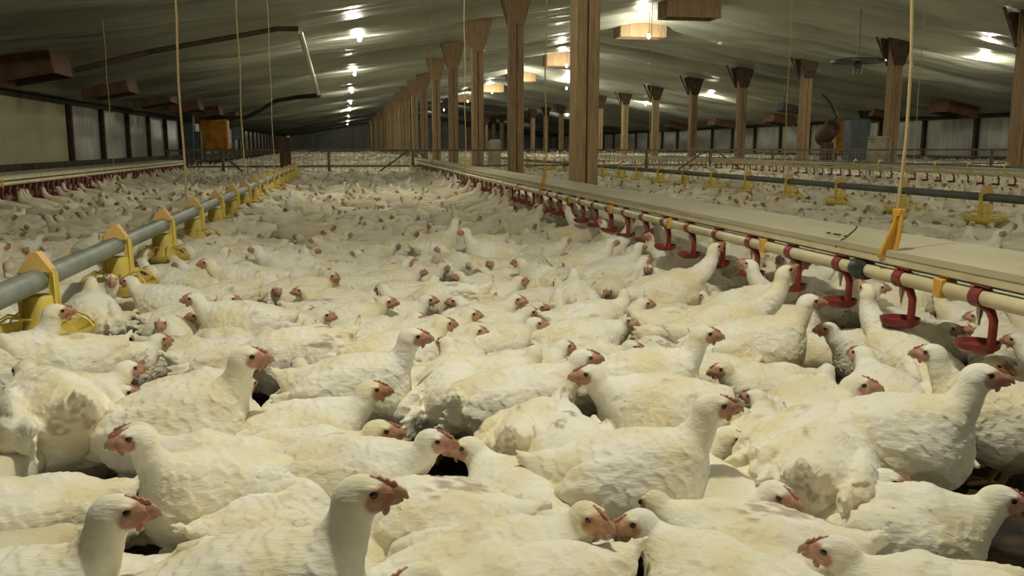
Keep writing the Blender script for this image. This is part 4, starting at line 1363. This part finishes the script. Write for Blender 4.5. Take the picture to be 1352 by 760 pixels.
# names for the birds of the crowd: pose, heading, and where they stand from a bird one can find
def facing(a):
    d_ = math.degrees(a) % 360
    if d_ < 50 or d_ > 310: return 'facing the red drinkers'
    if d_ < 130: return 'facing away'
    if d_ < 230: return 'facing the yellow feeders'
    return 'facing the camera'
PW = {'low': 'lying', 'mid': 'standing', 'hig': 'upright', 'rea': 'stretching', 'dow': 'bowed', 'tuc': 'curled up', 'fla': 'loose-winged', 'rea_': 'x'}
seen = {}
heroes = [b for b in near if b['tag']]
used_tags = {}
def count_word(n_):
    return ['', 'second ', 'third ', 'fourth ', 'fifth ', 'sixth ', 'seventh ', 'eighth ', 'ninth ', 'tenth '][min(n_, 9)]
for b in sorted([b for b in indiv if not b['fixed']], key=lambda b: b['d']):
    hb_ = sorted(heroes, key=lambda h_: (h_['x'] - b['x']) ** 2 + (h_['y'] - b['y']) ** 2)
    done = False
    for h_ in hb_[:4]:
        dx, dy = b['x'] - h_['x'], b['y'] - h_['y']
        if abs(dy) > abs(dx): rel = 'behind' if dy > 0 else 'in front of'
        else: rel = 'on the drinker side of' if dx > 0 else 'on the feeder side of'
        pw = 'rump-up' if b['nm'].startswith('rear') else PW[b['nm'][:3]]
        lab = '%s white chicken %s %s the %s' % (pw, facing(b['a']), rel, h_['tag'])
        if len(lab.split()) <= 16 and lab not in seen:
            seen[lab] = 1
            done = True
            break
    if not done:
        h_ = hb_[0]
        rk = 1
        while True:
            lab = '%s%s chicken %s by the %s' % (count_word(rk), pw, facing(b['a']), h_['tag'])
            if len(lab.split()) > 16: lab = '%s%s chicken by the %s' % (count_word(rk), pw, h_['tag'])
            if lab not in seen or rk > 9: break
            rk += 1
        seen[lab] = 1
    b['label'] = lab
for b in indiv:
    parts = b['d'] < 4.3
    o = place_bird(b['nm'], b['x'], b['y'], b['a'], b['sc'], parts, b['mirror'], (random.uniform(-0.05, 0.05), random.uniform(-0.05, 0.05)))
    tag(o, b['label'], 'chicken', 'chickens crowding the floor')

# the rest of the flock, past three hundred: one object
for b in flock:
    pass
def crowd_spots():
    out = []
    for b in flock + outside:
        out.append((b['x'], b['y'], b['a'], b['sc'], b['nm']))
    sp = 0.27
    y = 13.0
    while y < 75:
        sp = 0.27 + max(0, y - 22) * 0.006
        x = max(-3.75, -0.34 * y - 1)
        while x < min(25.6, 0.80 * y + 1):
            if True:
                xx = x + random.uniform(-0.06, 0.06); yy = y + random.uniform(-0.06, 0.06)
                nm = random.choice(MIX)
                a = random.uniform(0, 2 * PI)
                for lx in (1.6, -3.4, 8.6):
                    if abs(xx - lx) < 0.4 and random.random() < 0.5:
                        nm = 'reach_s'; a = 0.0 if xx < lx else PI
                if not is_feeder(xx, yy):
                    out.append((xx, yy, a, random.uniform(0.88, 1.02) * (1 + max(0, y - 22) * 0.006), nm))
            x += sp
        y += sp * 0.866
    # right part of the middle distance that the packed area leaves free
    y = 8.0
    while y < 13.0:
        x = 12.0
        while x < 0.8 * y + 3:
            out.append((x + random.uniform(-.05, .05), y + random.uniform(-.05, .05), random.uniform(0, 6.28), random.uniform(.88, 1.), random.choice(MIX)))
            x += 0.27
        y += 0.23
    return out
LOD = {}
for lv, h in ((0, 0.012), (1, 0.019), (2, 0.028), (3, 0.042)):
    LOD[lv] = {}
    for nm in set(MIX + ['reach_s', 'reach_r']):
        p = POSES[nm]
        V, F = polygonise(p, h, False)
        if lv > 0:
            kz = V[:, 2] > 0.10
            ni = np.cumsum(kz) - 1
            F = ni[F[kz[F].all(1)]]
            V = V[kz]
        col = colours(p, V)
        # the comb and the dark eyes as flecks
        cm = BIRD[nm][1][0]
        cv = np.array([v.co[:] for v in cm.vertices]); nV = len(V)
        if lv < 2:
            cf = np.array([tuple(f.vertices) if len(f.vertices) == 4 else tuple(f.vertices) + (f.vertices[-1],) for f in cm.polygons])
            V = np.concatenate([V, cv]); F = np.concatenate([F, cf + nV])
            col = np.concatenate([col, np.tile(np.array((0.36, 0.20, 0.15)), (len(cv), 1))])
        LOD[lv][nm] = (V, F, col)
VV, FF, CC = [], [], []
off = 0
nsp = 0
LC = {}
for x, y, a, sc, nm in crowd_spots():
    lv = 0 if y < 8 else (1 if y < 13 else (2 if y < 24 else 3))
    V, F, col = LOD[lv].get(nm, LOD[lv]['low_s'])
    c_, s_ = math.cos(a) * sc, math.sin(a) * sc
    W = np.empty_like(V)
    W[:, 0] = V[:, 0] * c_ - V[:, 1] * s_ + x
    W[:, 1] = V[:, 0] * s_ + V[:, 1] * c_ + y
    W[:, 2] = V[:, 2] * sc
    VV.append(W.astype(np.float32)); FF.append(F + off); CC.append(col * (0.74 + 0.24 * random.random()) * np.array((1.0, 0.985, 0.94)))
    off += len(V); nsp += 1; LC[lv] = LC.get(lv, 0) + len(V)
me = np_mesh('chicken_flock', np.concatenate(VV), np.concatenate(FF), np.concatenate(CC), M['feather'])
o = link('chicken_flock', me)
tag(o, 'dense flock of white chickens filling the rest of the house to its far end', 'flock', None, 'stuff')
print('BIRDS indiv', len(indiv), 'flock', nsp, 'verts', off, 'dlim', DLIM, LC)
